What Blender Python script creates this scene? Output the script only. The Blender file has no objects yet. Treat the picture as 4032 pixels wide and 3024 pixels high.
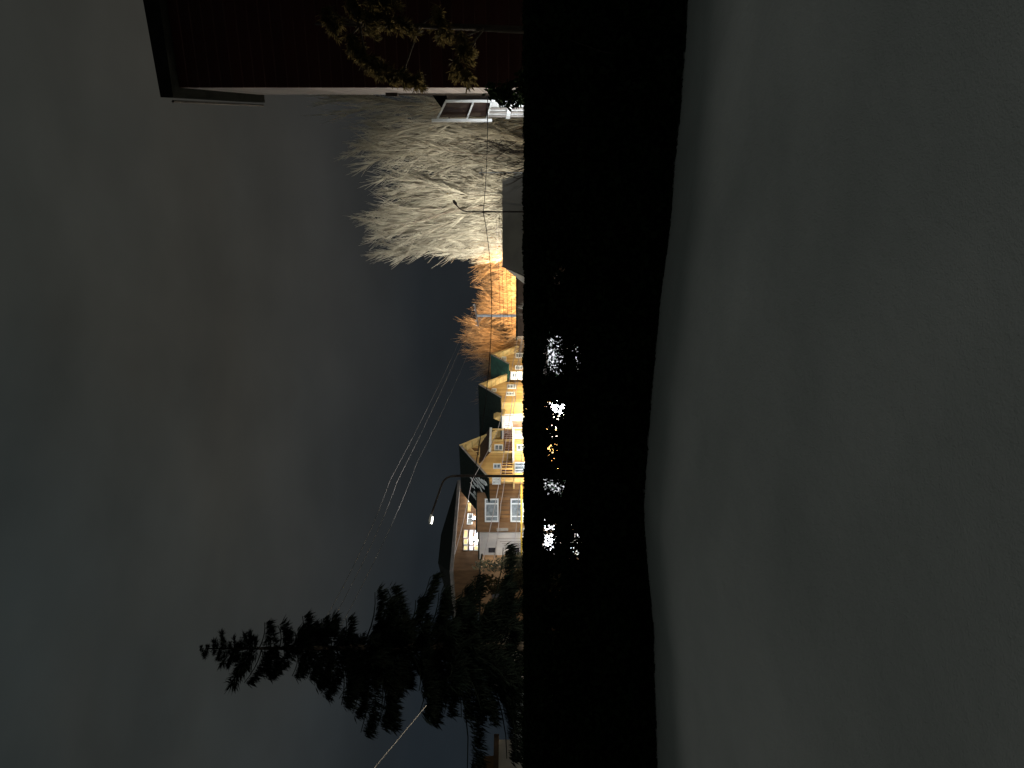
import bpy, math, random
import numpy as np
from mathutils import Vector, Matrix, noise

R = math.radians
scene = bpy.context.scene
col = scene.collection

# ------------------------------------------------------------------ camera
# The photograph is stored on its side: world-up points to the picture's left.
EYE = 1.6
FPX = 2900.0                       # focal length in photograph pixels
cam_data = bpy.data.cameras.new('camera')
cam = bpy.data.objects.new('camera', cam_data)
col.objects.link(cam)
cam_data.sensor_fit = 'HORIZONTAL'
cam_data.sensor_width = 36.0
cam_data.lens = 36.0 * FPX / 4032.0
cam_data.clip_start = 0.05
cam_data.clip_end = 9000
cam.matrix_world = Matrix(((0, 1, 0, 0), (0, 0, -1, 0), (-1, 0, 0, EYE), (0, 0, 0, 1)))
scene.camera = cam

# ------------------------------------------------------------------ world: overcast night sky with town glow
world = bpy.data.worlds.new('World')
scene.world = world
world.use_nodes = True
wn, wl = world.node_tree.nodes, world.node_tree.links
wn.clear()
out = wn.new('ShaderNodeOutputWorld')
sky = wn.new('ShaderNodeTexSky'); sky.sky_type = 'NISHITA'; sky.sun_disc = False
sky.sun_elevation = R(-4); sky.sun_rotation = R(200)
bg1 = wn.new('ShaderNodeBackground'); bg1.inputs[1].default_value = 0.012
wl.new(sky.outputs[0], bg1.inputs[0])
tc = wn.new('ShaderNodeTexCoord')
sep = wn.new('ShaderNodeSeparateXYZ'); wl.new(tc.outputs['Generated'], sep.inputs[0])
ramp = wn.new('ShaderNodeValToRGB')
wl.new(sep.outputs[2], ramp.inputs[0])
els = ramp.color_ramp.elements
els[0].position = 0.0; els[0].color = (0.0140, 0.0175, 0.0215, 1)
els[1].position = 1.0; els[1].color = (0.025, 0.0285, 0.0275, 1)
e = els.new(0.12); e.color = (0.0165, 0.0200, 0.0240, 1)
e = els.new(0.24); e.color = (0.0310, 0.0325, 0.0325, 1)
e = els.new(0.36); e.color = (0.0370, 0.0370, 0.0335, 1)
e = els.new(0.56); e.color = (0.0265, 0.0295, 0.0280, 1)
mp = wn.new('ShaderNodeMapping'); mp.inputs['Scale'].default_value = (1.0, 1.0, 2.2)
wl.new(tc.outputs['Generated'], mp.inputs[0])
nz = wn.new('ShaderNodeTexNoise'); nz.inputs['Scale'].default_value = 4.2; nz.inputs['Detail'].default_value = 4
nz.inputs['Roughness'].default_value = 0.5
wl.new(mp.outputs[0], nz.inputs['Vector'])
mr = wn.new('ShaderNodeMapRange')
mr.inputs['From Min'].default_value = 0.3; mr.inputs['From Max'].default_value = 0.7
mr.inputs['To Min'].default_value = 0.80; mr.inputs['To Max'].default_value = 1.09
wl.new(nz.outputs[0], mr.inputs[0])
mx = wn.new('ShaderNodeMix'); mx.data_type = 'RGBA'; mx.blend_type = 'MULTIPLY'; mx.inputs[0].default_value = 1
wl.new(ramp.outputs[0], mx.inputs[6]); wl.new(mr.outputs[0], mx.inputs[7])
# the town's glow tints the cloud: warmer over the town to the right, blue-green to the left
az = wn.new('ShaderNodeMapRange'); az.interpolation_type = 'SMOOTHSTEP'
az.inputs['From Min'].default_value = -0.55; az.inputs['From Max'].default_value = 0.25
wl.new(sep.outputs[0], az.inputs[0])
nz2 = wn.new('ShaderNodeTexNoise'); nz2.inputs['Scale'].default_value = 3.7; nz2.inputs['Detail'].default_value = 5
wl.new(mp.outputs[0], nz2.inputs['Vector'])
mz = wn.new('ShaderNodeMapRange'); mz.inputs['From Min'].default_value = 0.3; mz.inputs['From Max'].default_value = 0.7
mz.inputs['To Min'].default_value = -0.22; mz.inputs['To Max'].default_value = 0.22
wl.new(nz2.outputs[0], mz.inputs[0])
azn = wn.new('ShaderNodeMath'); azn.operation = 'ADD'; azn.use_clamp = True
wl.new(az.outputs[0], azn.inputs[0]); wl.new(mz.outputs[0], azn.inputs[1])
tint = wn.new('ShaderNodeMix'); tint.data_type = 'RGBA'
tint.inputs[6].default_value = (0.83, 0.92, 0.97, 1); tint.inputs[7].default_value = (1.02, 0.98, 0.92, 1)
wl.new(azn.outputs[0], tint.inputs[0])
mx2 = wn.new('ShaderNodeMix'); mx2.data_type = 'RGBA'; mx2.blend_type = 'MULTIPLY'; mx2.inputs[0].default_value = 1
wl.new(mx.outputs[2], mx2.inputs[6]); wl.new(tint.outputs[2], mx2.inputs[7]); mx = mx2
bg2 = wn.new('ShaderNodeBackground'); bg2.inputs[1].default_value = 1.0
wl.new(mx.outputs[2], bg2.inputs[0])
add = wn.new('ShaderNodeAddShader')
wl.new(bg1.outputs[0], add.inputs[0]); wl.new(bg2.outputs[0], add.inputs[1])
wl.new(add.outputs[0], out.inputs[0])

# faint fill sun added to lift the snow; no moon is known
sd = bpy.data.lights.new('snow_fill', 'SUN'); sd.energy = 0.080; sd.angle = R(20); sd.color = (1.0, 0.98, 0.93)
so = bpy.data.objects.new('snow_fill', sd); col.objects.link(so)
so.rotation_euler = (R(48), 0, R(215))

scene.view_settings.view_transform = 'Standard'
scene.view_settings.look = 'None'
scene.view_settings.exposure = 0.0
scene.view_settings.gamma = 1.0
scene.view_settings.use_curve_mapping = False
scene.render.engine = 'CYCLES'
scene.cycles.max_bounces = 5
scene.cycles.sample_clamp_indirect = 2.0

# ------------------------------------------------------------------ helpers
def P(u, v, d):
    """point seen at photograph column u / row v (upright 3024 x 4032 picture), d metres in front"""
    return Vector(((u - 1512.0) / FPX * d, d, EYE + (2016.0 - v) / FPX * d))

def sstep(a, b, x):
    t = max(0.0, min(1.0, (x - a) / (b - a)))
    return t * t * (3 - 2 * t)

def interp(tab, x):
    if x <= tab[0][0]: return tab[0][1]
    for (x0, y0), (x1, y1) in zip(tab, tab[1:]):
        if x <= x1:
            t = (x - x0) / (x1 - x0)
            t = t * t * (3 - 2 * t) * 0.4 + t * 0.6
            return y0 + (y1 - y0) * t
    return tab[-1][1]

class MB:
    def __init__(s):
        s.v = []; s.f = []
    def add(s, vs, fs):
        b = len(s.v)
        s.v += [tuple(x) for x in vs]
        s.f += [tuple(b + i for i in f) for f in fs]
        return s
    def quad(s, a, b, c, d): return s.add((a, b, c, d), ((0, 1, 2, 3),))
    def box(s, c, sx, sy, sz, ax=None):
        """box of full sizes about c; ax = 3 axis vectors"""
        c = Vector(c)
        X, Y, Z = [Vector(a) for a in (ax or ((1, 0, 0), (0, 1, 0), (0, 0, 1)))]
        X = X * sx / 2; Y = Y * sy / 2; Z = Z * sz / 2
        vs = [c + X * i + Y * j + Z * k for k in (-1, 1) for j in (-1, 1) for i in (-1, 1)]
        return s.add(vs, ((0, 2, 3, 1), (4, 5, 7, 6), (0, 1, 5, 4), (2, 6, 7, 3), (0, 4, 6, 2), (1, 3, 7, 5)))
    def bx(s, x0, x1, y0, y1, z0, z1):
        return s.box(((x0 + x1) / 2, (y0 + y1) / 2, (z0 + z1) / 2), x1 - x0, y1 - y0, z1 - z0)
    def bar(s, a, b, w, h):
        a = Vector(a); b = Vector(b); d = b - a
        Y = d.normalized(); up = Vector((0, 0, 1)) if abs(Y.z) < 0.95 else Vector((1, 0, 0))
        X = Y.cross(up).normalized(); Z = X.cross(Y)
        return s.box((a + b) / 2, w, d.length, h, (X, Y, Z))
    def tube(s, pts, rs, n=6, cap=True):
        b = len(s.v); pts = [Vector(p) for p in pts]; m = len(pts)
        pX = None
        for i, p in enumerate(pts):
            d = (pts[min(i + 1, m - 1)] - pts[max(i - 1, 0)])
            if d.length < 1e-9: d = Vector((0, 0, 1))
            d.normalize()
            if pX is None:
                up = Vector((0, 0, 1)) if abs(d.z) < 0.9 else Vector((1, 0, 0))
                X = d.cross(up).normalized()
            else:
                X = (pX - d * pX.dot(d)).normalized()
            pX = X; Y = d.cross(X)
            r = rs[i] if isinstance(rs, (list, tuple)) else rs
            for k in range(n):
                a = 2 * math.pi * k / n
                s.v.append(tuple(p + X * (math.cos(a) * r) + Y * (math.sin(a) * r)))
        for i in range(m - 1):
            for k in range(n):
                k2 = (k + 1) % n
                s.f.append((b + i * n + k, b + i * n + k2, b + (i + 1) * n + k2, b + (i + 1) * n + k))
        if cap:
            s.f.append(tuple(b + k for k in reversed(range(n))))
            s.f.append(tuple(b + (m - 1) * n + k for k in range(n)))
        return s
    def slab(s, pts, t):
        """closed slab: polygon pts, thickened by vector t"""
        n = len(pts); t = Vector(t)
        vs = [Vector(p) for p in pts] + [Vector(p) + t for p in pts]
        fs = [tuple(range(n)), tuple(reversed(range(n, 2 * n)))]
        for i in range(n):
            j = (i + 1) % n
            fs.append((i, i + n, j + n, j))
        return s.add(vs, fs)
    def mesh(s, name, mat, smooth=False):
        me = bpy.data.meshes.new(name)
        me.from_pydata(s.v, [], s.f); me.update()
        if mat: me.materials.append(mat)
        if smooth: me.polygons.foreach_set('use_smooth', [True] * len(me.polygons))
        return me
    def build(s, name, mat, parent=None, smooth=False):
        return link(name, s.mesh(name, mat, smooth), parent)

def link(name, me, parent=None):
    o = bpy.data.objects.new(name, me)
    col.objects.link(o)
    if parent is not None: o.parent = parent
    return o

def tag(o, label=None, cat=None, group=None, kind=None):
    if label: o['label'] = label
    if cat: o['category'] = cat
    if group: o['group'] = group
    if kind: o['kind'] = kind
    return o

def empty(name, loc, rz=0.0):
    o = bpy.data.objects.new(name, None)
    o.location = loc; o.rotation_euler = (0, 0, rz); o.empty_display_size = 0.3
    col.objects.link(o)
    return o

# ------------------------------------------------------------------ materials
def mat(name, c, rough=0.8, c2=None, scale=4.0, stretch=(1, 1, 1), bump=0.0, detail=4, spec=0.25, lo=0.35, hi=0.65, metal=0.0):
    m = bpy.data.materials.new(name); m.use_nodes = True
    n, l = m.node_tree.nodes, m.node_tree.links
    b = n['Principled BSDF']
    b.inputs['Roughness'].default_value = rough
    b.inputs['Specular IOR Level'].default_value = spec
    b.inputs['Metallic'].default_value = metal
    b.inputs['Base Color'].default_value = (*c, 1)
    if c2 is None: c2 = tuple(x * 0.7 for x in c)
    t = n.new('ShaderNodeTexCoord'); p = n.new('ShaderNodeMapping')
    p.inputs['Scale'].default_value = stretch
    l.new(t.outputs['Object'], p.inputs[0])
    z = n.new('ShaderNodeTexNoise'); z.inputs['Scale'].default_value = scale; z.inputs['Detail'].default_value = detail
    l.new(p.outputs[0], z.inputs['Vector'])
    r = n.new('ShaderNodeValToRGB')
    r.color_ramp.elements[0].position = lo; r.color_ramp.elements[0].color = (*c2, 1)
    r.color_ramp.elements[1].position = hi; r.color_ramp.elements[1].color = (*c, 1)
    l.new(z.outputs[0], r.inputs[0]); l.new(r.outputs[0], b.inputs['Base Color'])
    if bump:
        bp = n.new('ShaderNodeBump'); bp.inputs['Strength'].default_value = bump; bp.inputs['Distance'].default_value = 0.05
        l.new(z.outputs[0], bp.inputs['Height']); l.new(bp.outputs[0], b.inputs['Normal'])
    return m

def plank_mat(name, c, c2, width=0.2, axis='Z', rough=0.7):
    """boards: wave lines across the given local direction, colour varying from board to board"""
    m = bpy.data.materials.new(name); m.use_nodes = True
    n, l = m.node_tree.nodes, m.node_tree.links
    b = n['Principled BSDF']; b.inputs['Roughness'].default_value = rough
    b.inputs['Specular IOR Level'].default_value = 0.2
    t = n.new('ShaderNodeTexCoord'); s = n.new('ShaderNodeSeparateXYZ'); l.new(t.outputs['Object'], s.inputs[0])
    if axis == 'Z': src = s.outputs[2]
    else:
        a = n.new('ShaderNodeMath'); a.operation = 'ADD'
        l.new(s.outputs[0], a.inputs[0]); l.new(s.outputs[1], a.inputs[1]); src = a.outputs[0]
    d = n.new('ShaderNodeMath'); d.operation = 'DIVIDE'; l.new(src, d.inputs[0]); d.inputs[1].default_value = width
    fl = n.new('ShaderNodeMath'); fl.operation = 'FLOOR'; l.new(d.outputs[0], fl.inputs[0])
    fr = n.new('ShaderNodeMath'); fr.operation = 'FRACT'; l.new(d.outputs[0], fr.inputs[0])
    w = n.new('ShaderNodeTexWhiteNoise'); w.noise_dimensions = '1D'; l.new(fl.outputs[0], w.inputs['W'])
    z = n.new('ShaderNodeTexNoise'); z.inputs['Scale'].default_value = 1.3; z.inputs['Detail'].default_value = 5
    l.new(t.outputs['Object'], z.inputs['Vector'])
    av = n.new('ShaderNodeMath'); av.operation = 'ADD'
    h = n.new('ShaderNodeMath'); h.operation = 'MULTIPLY'; h.inputs[1].default_value = 0.5
    l.new(w.outputs[0], h.inputs[0]); l.new(h.outputs[0], av.inputs[0])
    h2 = n.new('ShaderNodeMath'); h2.operation = 'MULTIPLY'; h2.inputs[1].default_value = 0.5
    l.new(z.outputs[0], h2.inputs[0]); l.new(h2.outputs[0], av.inputs[1])
    r = n.new('ShaderNodeValToRGB')
    r.color_ramp.elements[0].position = 0.2; r.color_ramp.elements[0].color = (*c2, 1)
    r.color_ramp.elements[1].position = 0.7; r.color_ramp.elements[1].color = (*c, 1)
    l.new(av.outputs[0], r.inputs[0]); l.new(r.outputs[0], b.inputs['Base Color'])
    pr = n.new('ShaderNodeValToRGB')
    pr.color_ramp.elements[0].position = 0.0; pr.color_ramp.elements[0].color = (0, 0, 0, 1)
    pr.color_ramp.elements[1].position = 0.12; pr.color_ramp.elements[1].color = (1, 1, 1, 1)
    l.new(fr.outputs[0], pr.inputs[0])
    bp = n.new('ShaderNodeBump'); bp.inputs['Strength'].default_value = 0.9; bp.inputs['Distance'].default_value = 0.03
    l.new(pr.outputs[0], bp.inputs['Height']); l.new(bp.outputs[0], b.inputs['Normal'])
    return m

def emit(name, c, s, c2=None, scale=2.0):
    m = bpy.data.materials.new(name); m.use_nodes = True
    n, l = m.node_tree.nodes, m.node_tree.links
    n.clear()
    o = n.new('ShaderNodeOutputMaterial'); e = n.new('ShaderNodeEmission')
    e.inputs[0].default_value = (*c, 1); e.inputs[1].default_value = s
    if c2:
        t = n.new('ShaderNodeTexCoord')
        z = n.new('ShaderNodeTexNoise'); z.inputs['Scale'].default_value = scale; z.inputs['Detail'].default_value = 3
        l.new(t.outputs['Object'], z.inputs['Vector'])
        r = n.new('ShaderNodeValToRGB')
        r.color_ramp.elements[0].position = 0.4; r.color_ramp.elements[0].color = (*c2, 1)
        r.color_ramp.elements[1].position = 0.6; r.color_ramp.elements[1].color = (*c, 1)
        l.new(z.outputs[0], r.inputs[0]); l.new(r.outputs[0], e.inputs[0])
    l.new(e.outputs[0], o.inputs[0])
    return m

def snow_mat():
    m = mat('snow', (0.82, 0.84, 0.80), 0.9, (0.62, 0.65, 0.62), 0.55, bump=0.0, detail=6)
    n, l = m.node_tree.nodes, m.node_tree.links
    b = n['Principled BSDF']
    t = n.new('ShaderNodeTexCoord')
    z1 = n.new('ShaderNodeTexNoise'); z1.inputs['Scale'].default_value = 9; z1.inputs['Detail'].default_value = 8
    z1.inputs['Roughness'].default_value = 0.65
    l.new(t.outputs['Object'], z1.inputs['Vector'])
    z2 = n.new('ShaderNodeTexNoise'); z2.inputs['Scale'].default_value = 120; z2.inputs['Detail'].default_value = 5
    l.new(t.outputs['Object'], z2.inputs['Vector'])
    b1 = n.new('ShaderNodeBump'); b1.inputs['Strength'].default_value = 0.3; b1.inputs['Distance'].default_value = 0.08
    l.new(z1.outputs[0], b1.inputs['Height'])
    b2 = n.new('ShaderNodeBump'); b2.inputs['Strength'].default_value = 0.8; b2.inputs['Distance'].default_value = 0.008
    l.new(z2.outputs[0], b2.inputs['Height']); l.new(b1.outputs[0], b2.inputs['Normal'])
    l.new(b2.outputs[0], b.inputs['Normal'])
    return m

M = dict(
    snow=snow_mat(),
    earth=mat('earth', (0.34, 0.24, 0.14), 0.95, (0.20, 0.13, 0.075), 0.6, bump=0.6, detail=8),
    leaf=mat('hedge_leaf', (0.022, 0.034, 0.016), 0.7, (0.010, 0.016, 0.008), 6, spec=0.0),
    stem=mat('stem', (0.05, 0.04, 0.03), 0.9, scale=12),
    needle=mat('needle', (0.007, 0.009, 0.007), 0.8, (0.003, 0.005, 0.004), 1.4, spec=0.0),
    bark=mat('bark', (0.06, 0.045, 0.035), 0.95, (0.025, 0.02, 0.016), 9, (1, 1, 0.25), 0.6),
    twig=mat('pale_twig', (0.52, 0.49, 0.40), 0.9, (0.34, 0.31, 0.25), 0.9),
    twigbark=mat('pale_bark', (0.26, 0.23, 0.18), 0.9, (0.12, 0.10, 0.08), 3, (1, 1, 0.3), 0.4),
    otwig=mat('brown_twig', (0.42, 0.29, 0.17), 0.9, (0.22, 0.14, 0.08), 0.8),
    shrub=mat('shrub_leaf', (0.060, 0.050, 0.022), 0.8, (0.022, 0.020, 0.010), 1.2),
    olive=mat('olive_needle', (0.16, 0.115, 0.045), 0.75, (0.04, 0.033, 0.014), 7),
    redwall=plank_mat('dark_red_siding', (0.034, 0.006, 0.005), (0.022, 0.004, 0.0035), 0.18),
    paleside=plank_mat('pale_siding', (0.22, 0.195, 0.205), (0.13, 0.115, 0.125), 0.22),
    darkroof=mat('dark_roof', (0.012, 0.019, 0.016), 0.8, (0.007, 0.011, 0.009), 3, bump=0.3, spec=0.05),
    greenroof=mat('green_roof', (0.030, 0.095, 0.070), 0.5, (0.018, 0.06, 0.045), 2, bump=0.2),
    blackroof=mat('black_roof', (0.014, 0.014, 0.013), 0.8, scale=5, bump=0.4, spec=0.0),
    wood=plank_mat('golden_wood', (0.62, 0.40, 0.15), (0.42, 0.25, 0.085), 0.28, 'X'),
    woodlt=plank_mat('light_golden_wood', (0.74, 0.55, 0.24), (0.58, 0.40, 0.15), 0.4, 'X'),
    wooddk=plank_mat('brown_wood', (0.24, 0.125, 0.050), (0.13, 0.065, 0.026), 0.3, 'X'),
    veranda=mat('veranda_panel', (0.030, 0.014, 0.010), 0.7, scale=2),
    maroon=mat('maroon_paint', (0.085, 0.032, 0.020), 0.6, scale=3),
    brownwall=mat('brown_render', (0.20, 0.115, 0.058), 0.9, (0.125, 0.07, 0.034), 1.6, (1, 1, 0.35), 0.3, detail=7),
    greywall=mat('grey_render', (0.50, 0.46, 0.43), 0.9, (0.40, 0.37, 0.35), 1.1, (1, 1, 0.4), 0.2, detail=6),
    white=mat('white_paint', (0.78, 0.79, 0.78), 0.6, (0.66, 0.67, 0.67), 1.2),
    pvc=mat('white_frame', (0.80, 0.82, 0.82), 0.5, (0.72, 0.74, 0.74), 3),
    glass=mat('window_glass', (0.30, 0.34, 0.36), 0.25, (0.12, 0.15, 0.17), 2.2, spec=0.5, detail=2),
    glassdk=mat('dark_glass', (0.035, 0.035, 0.04), 0.2, scale=2, spec=0.5),
    yellow=mat('yellow_paint', (0.75, 0.50, 0.06), 0.5, (0.62, 0.40, 0.05), 4),
    darkmetal=mat('dark_metal', (0.045, 0.035, 0.032), 0.6, scale=8, metal=0.2),
    concrete=mat('pale_concrete', (0.74, 0.76, 0.77), 0.9, (0.60, 0.62, 0.64), 2.5, bump=0.2),
    cable=mat('black_cable', (0.010, 0.009, 0.009), 0.8, scale=3),
    wire=mat('bare_wire', (0.50, 0.44, 0.42), 0.6, (0.25, 0.22, 0.2), 0.25),
    dimwire=mat('dim_wire', (0.20, 0.17, 0.15), 0.8, (0.10, 0.09, 0.08), 0.25),  # darker copy of the wire colour so the unlit spans fade
    darkbrown=mat('dark_brown', (0.06, 0.038, 0.025), 0.9, scale=3),
    sheet=mat('grey_roof_sheet', (0.36, 0.345, 0.315), 0.95, (0.30, 0.29, 0.27), 0.8, spec=0.1),
    fascia=mat('grey_fascia', (0.26, 0.24, 0.22), 0.8, scale=1.5),
    lens=emit('lamp_lens', (0.95, 0.97, 1.0), 40.0),
    glare_pane=emit('glare_window', (0.92, 0.92, 1.0), 9.0),  # overbright panes added behind the hedge to widen the glare
    lens_soft=emit('lamp_lens_soft', (1.0, 0.98, 0.88), 9.0),
    lens_orange=emit('sodium_lens', (1.0, 0.42, 0.08), 30.0),
    lit_yellow=emit('lit_pane_yellow', (1.0, 0.85, 0.42), 1.25, (1.0, 0.70, 0.28), 1.4),
    lit_white=emit('lit_pane_white', (0.98, 0.96, 1.0), 1.7, (0.9, 0.78, 0.95), 1.6),
    lit_glint=emit('lit_glint_pane', (0.92, 0.92, 1.0), 1.5, (0.02, 0.05, 0.02), 2.6),  # glow mottled with dark so the added panes break into glints
    lit_warm=emit('lit_shop_warm', (1.0, 0.9, 0.75), 2.2, (0.5, 0.2, 0.2), 2.0),
    lit_cool=emit('lit_strip_window', (0.88, 0.92, 1.0), 3.5, (0.7, 0.8, 0.55), 1.5),
    dim_pane=emit('dim_pane', (0.75, 0.77, 0.70), 0.55, (0.25, 0.26, 0.28), 1.2),
)

def make_translucent(m, f):
    n, l = m.node_tree.nodes, m.node_tree.links
    b = n['Principled BSDF']; t = n.new('ShaderNodeBsdfTranslucent'); x = n.new('ShaderNodeMixShader')
    x.inputs[0].default_value = f
    l.new(b.inputs['Base Color'].links[0].from_socket, t.inputs[0])
    l.new(b.outputs[0], x.inputs[1]); l.new(t.outputs[0], x.inputs[2])
    l.new(x.outputs[0], n['Material Output'].inputs[0])
make_translucent(M['olive'], 0.45)

# ------------------------------------------------------------------ terrain
EDGE = [(-12, 0.03), (-4.17, 0.01), (-2.7, 0.07), (-1.87, 0.145), (-1.36, 0.175), (-0.36, 0.10),
        (0.65, 0.0), (1.96, -0.145), (3.16, -0.25), (4.17, -0.305), (12, -0.5)]
def ground_z(x, y):
    near = interp(EDGE, x) * sstep(1.0, 7.6, y)
    near += (0.035 * noise.noise(Vector((x * 0.35, y * 0.35, 0))) + 0.012 * noise.noise(Vector((x * 1.3, y * 1.3, 4)))) * sstep(60, 8, y)
    return near - 9.0 * sstep(9.2, 62, y) - 0.35 * sstep(8.2, 9.6, y)

def axis(fine, step, far, grow):
    a = [0.0]; s = step
    while a[-1] < far:
        if a[-1] > fine: s *= grow
        a.append(a[-1] + s)
    return a
xs = axis(13, 0.22, 4000, 1.22); xs = [-x for x in reversed(xs[1:])] + xs
ys = [-y for y in reversed(axis(2, 0.5, 3000, 1.35)[1:])] + axis(110, 0.3, 6000, 1.3)
gm = MB()
gm.v = [(x, y, ground_z(x, y)) for y in ys for x in xs]
nx = len(xs)
gm.f = [(j * nx + i, j * nx + i + 1, (j + 1) * nx + i + 1, (j + 1) * nx + i) for j in range(len(ys) - 1) for i in range(nx - 1)]
tag(gm.build('ground', M['snow'], smooth=True), 'snow covered ground sloping away beneath the black hedge', kind='structure')

# wooded slope behind the town
hm = MB(); hx = [-30 + 2.0 * i for i in range(70)]; hy = [106 + 2.0 * j for j in range(20)]
def hill_z(x, y):
    u = 1512 + x / y * FPX
    top = interp([(-30, 2), (-6, 5.0), (3, 6.0), (8, 8.5), (13, 4.5), (22, 4.0), (26, 8.0), (40, 12), (110, 12)], x)
    return -9.3 + (top + 9.0) * sstep(107, 134, y) + 0.9 * noise.noise(Vector((x * 0.16, y * 0.16, 3)))
hm.v = [(x, y, hill_z(x, y)) for y in hy for x in hx]; n_ = len(hx)
hm.f = [(j * n_ + i, j * n_ + i + 1, (j + 1) * n_ + i + 1, (j + 1) * n_ + i) for j in range(len(hy) - 1) for i in range(n_ - 1)]
tag(hm.build('hillside', M['earth'], smooth=True), 'brown earth slope rising behind the timber houses', kind='structure')

# ------------------------------------------------------------------ hedge
def leaf_mesh(name, material, pos, L, aspect, rng, dirs=None):
    """one rhombus leaf at every row of pos (numpy)"""
    n = len(pos)
    A = rng.normal(size=(n, 3)) if dirs is None else dirs
    A /= np.linalg.norm(A, axis=1)[:, None]
    B = np.cross(A, rng.normal(size=(n, 3))); B /= np.linalg.norm(B, axis=1)[:, None]
    L = L[:, None]
    V = np.stack([pos - A * L * .5, pos + B * L * aspect * .5, pos + A * L * .5, pos - B * L * aspect * .5], 1).reshape(-1, 3)
    me = bpy.data.meshes.new(name)
    me.vertices.add(4 * n); me.vertices.foreach_set('co', V.ravel().astype(np.float32))
    me.loops.add(4 * n); me.loops.foreach_set('vertex_index', np.arange(4 * n, dtype=np.int32))
    me.polygons.add(n); me.polygons.foreach_set('loop_start', np.arange(0, 4 * n, 4, dtype=np.int32))
    me.polygons.foreach_set('loop_total', np.full(n, 4, dtype=np.int32))
    me.update(calc_edges=True); me.validate()
    me.materials.append(material)
    return me

def build_hedge():
    rng = np.random.default_rng(4); rnd = random.Random(4)
    root = empty('hedge', (0, 8.3, ground_z(0, 8.3)))
    tag(root, 'long clipped black hedge along the edge of the snow', 'hedge')
    oz = root.location.z
    X0, X1 = -9.5, 9.5
    ex = np.linspace(X0, X1, 120); eg = np.array([ground_z(x, 8.2) for x in ex]) - 0.06
    N, NT = 300000, 60000
    x = rng.uniform(X0, X1, N); g = np.interp(x, ex, eg)
    tz = 1.462 + 0.006 * np.sin(x * 9.1) + 0.006 * np.sin(x * 23.7 + 1) + 0.005 * np.sin(x * 3.1 + 2)
    z = g + (tz - g) * rng.random(N)
    z[:NT] = tz[:NT] - 0.20 * rng.random(NT)
    y = 7.98 + 0.8 * rng.random(N)
    # thin patches in the hedge: (x, z, half width, half height, thinness)
    thin = np.zeros(N)
    for cx, cz, wx, wz, k in ((-1.73, 1.19, .20, .10, 1.0), (-1.80, .91, .28, .035, .95), (-1.80, .845, .28, .024, .95), (-1.16, 1.12, .11, .17, 1.0),
                              (-.22, 1.18, .06, .05, .66), (-.3, 1.08, .12, .09, .70), (-.65, 1.14, .30, .08, .64), (.32, 1.14, .26, .14, .86),
                              (.35, .86, .25, .03, .9), (1.25, 1.08, .16, .10, .55), (-3.25, 1.17, .10, .08, .9), (-2.8, 1.1, .1, .08, .6), (-2.25, 1.1, .2, .15, .62)):
        e2 = ((x - cx) / wx) ** 4 + ((z - cz) / wz) ** 4
        thin = np.maximum(thin, k * np.exp(-e2))
    mott = np.sin(x * 31 + 3 * np.sin(z * 17)) * np.sin(z * 37 + 2 * np.sin(x * 19)) 
    thin = np.clip(thin * (1.0 + 0.16 * mott), 0, 0.985)
    L = rng.uniform(0.06, 0.10, N)
    L = np.where((z < 0.74) | (np.abs(x + 1.2) > 3.2), L * 1.45, L)
    keep = rng.random(N) > thin * 0.74
    L = L * (1 - 0.5 * thin)
    shoulder = (z > tz - 0.06) & (y < 8.04)
    keep &= ~shoulder
    L = np.where(z > tz - 0.10, np.minimum(L, 0.05), L)
    pos = np.stack([x, y - 8.3, z - oz], 1)[keep]
    link('foliage', leaf_mesh('foliage', M['leaf'], pos, L[keep], .64, rng), root)
    s = MB()
    x = X0
    while x < X1:
        g = ground_z(x, 8.3)
        p = Vector((x, rnd.uniform(-0.12, 0.12), g - oz - 0.1)); pts = [p.copy()]
        for k in range(4):
            p = p + Vector((rnd.gauss(0, 0.05), rnd.gauss(0, 0.05), 0.34)); pts.append(p.copy())
        s.tube(pts, [0.016, 0.014, 0.011, 0.008, 0.005], 4)
        x += rnd.uniform(0.10, 0.22)
    s.build('stems', M['stem'], root)
build_hedge()

# ------------------------------------------------------------------ windows
def window(parent, o, ax, nrm, w, h, pane='glass', cols=(), rows=(), fr=0.09, deep=0.10, frame='pvc', sill=False, lab=None):
    """window centred at o (parent's local space) on a wall whose horizontal axis is ax and outward normal nrm.
    cols / rows: mullion places as fractions"""
    o = Vector(o); X = Vector(ax).normalized(); N = Vector(nrm).normalized(); Z = Vector((0, 0, 1))
    A = (X, N, Z); m = MB(); c = o + N * (deep / 2 + 0.003)
    m.box(c + Z * (h / 2 - fr / 2), w, deep, fr, A); m.box(c - Z * (h / 2 - fr / 2), w, deep, fr, A)
    m.box(c + X * (w / 2 - fr / 2), fr, deep, h - 2 * fr, A); m.box(c - X * (w / 2 - fr / 2), fr, deep, h - 2 * fr, A)
    for f in cols: m.box(c + X * (w * (f - 0.5)), fr * 0.9, deep * 0.85, h - 2 * fr, A)
    for f in rows: m.box(c + Z * (h * (f - 0.5)), w - 2 * fr, deep * 0.75, fr * 0.8, A)
    if sill: m.box(c - Z * (h / 2 + 0.05) + N * 0.06, w + 0.16, deep + 0.12, 0.07, A)
    wo = m.build('window', M[frame], parent)
    if lab: wo['label'] = lab
    q = MB(); q.box(o + N * 0.022, w - fr, 0.03, h - fr, A)
    q.build('pane', M[pane], wo)
    return wo

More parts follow.
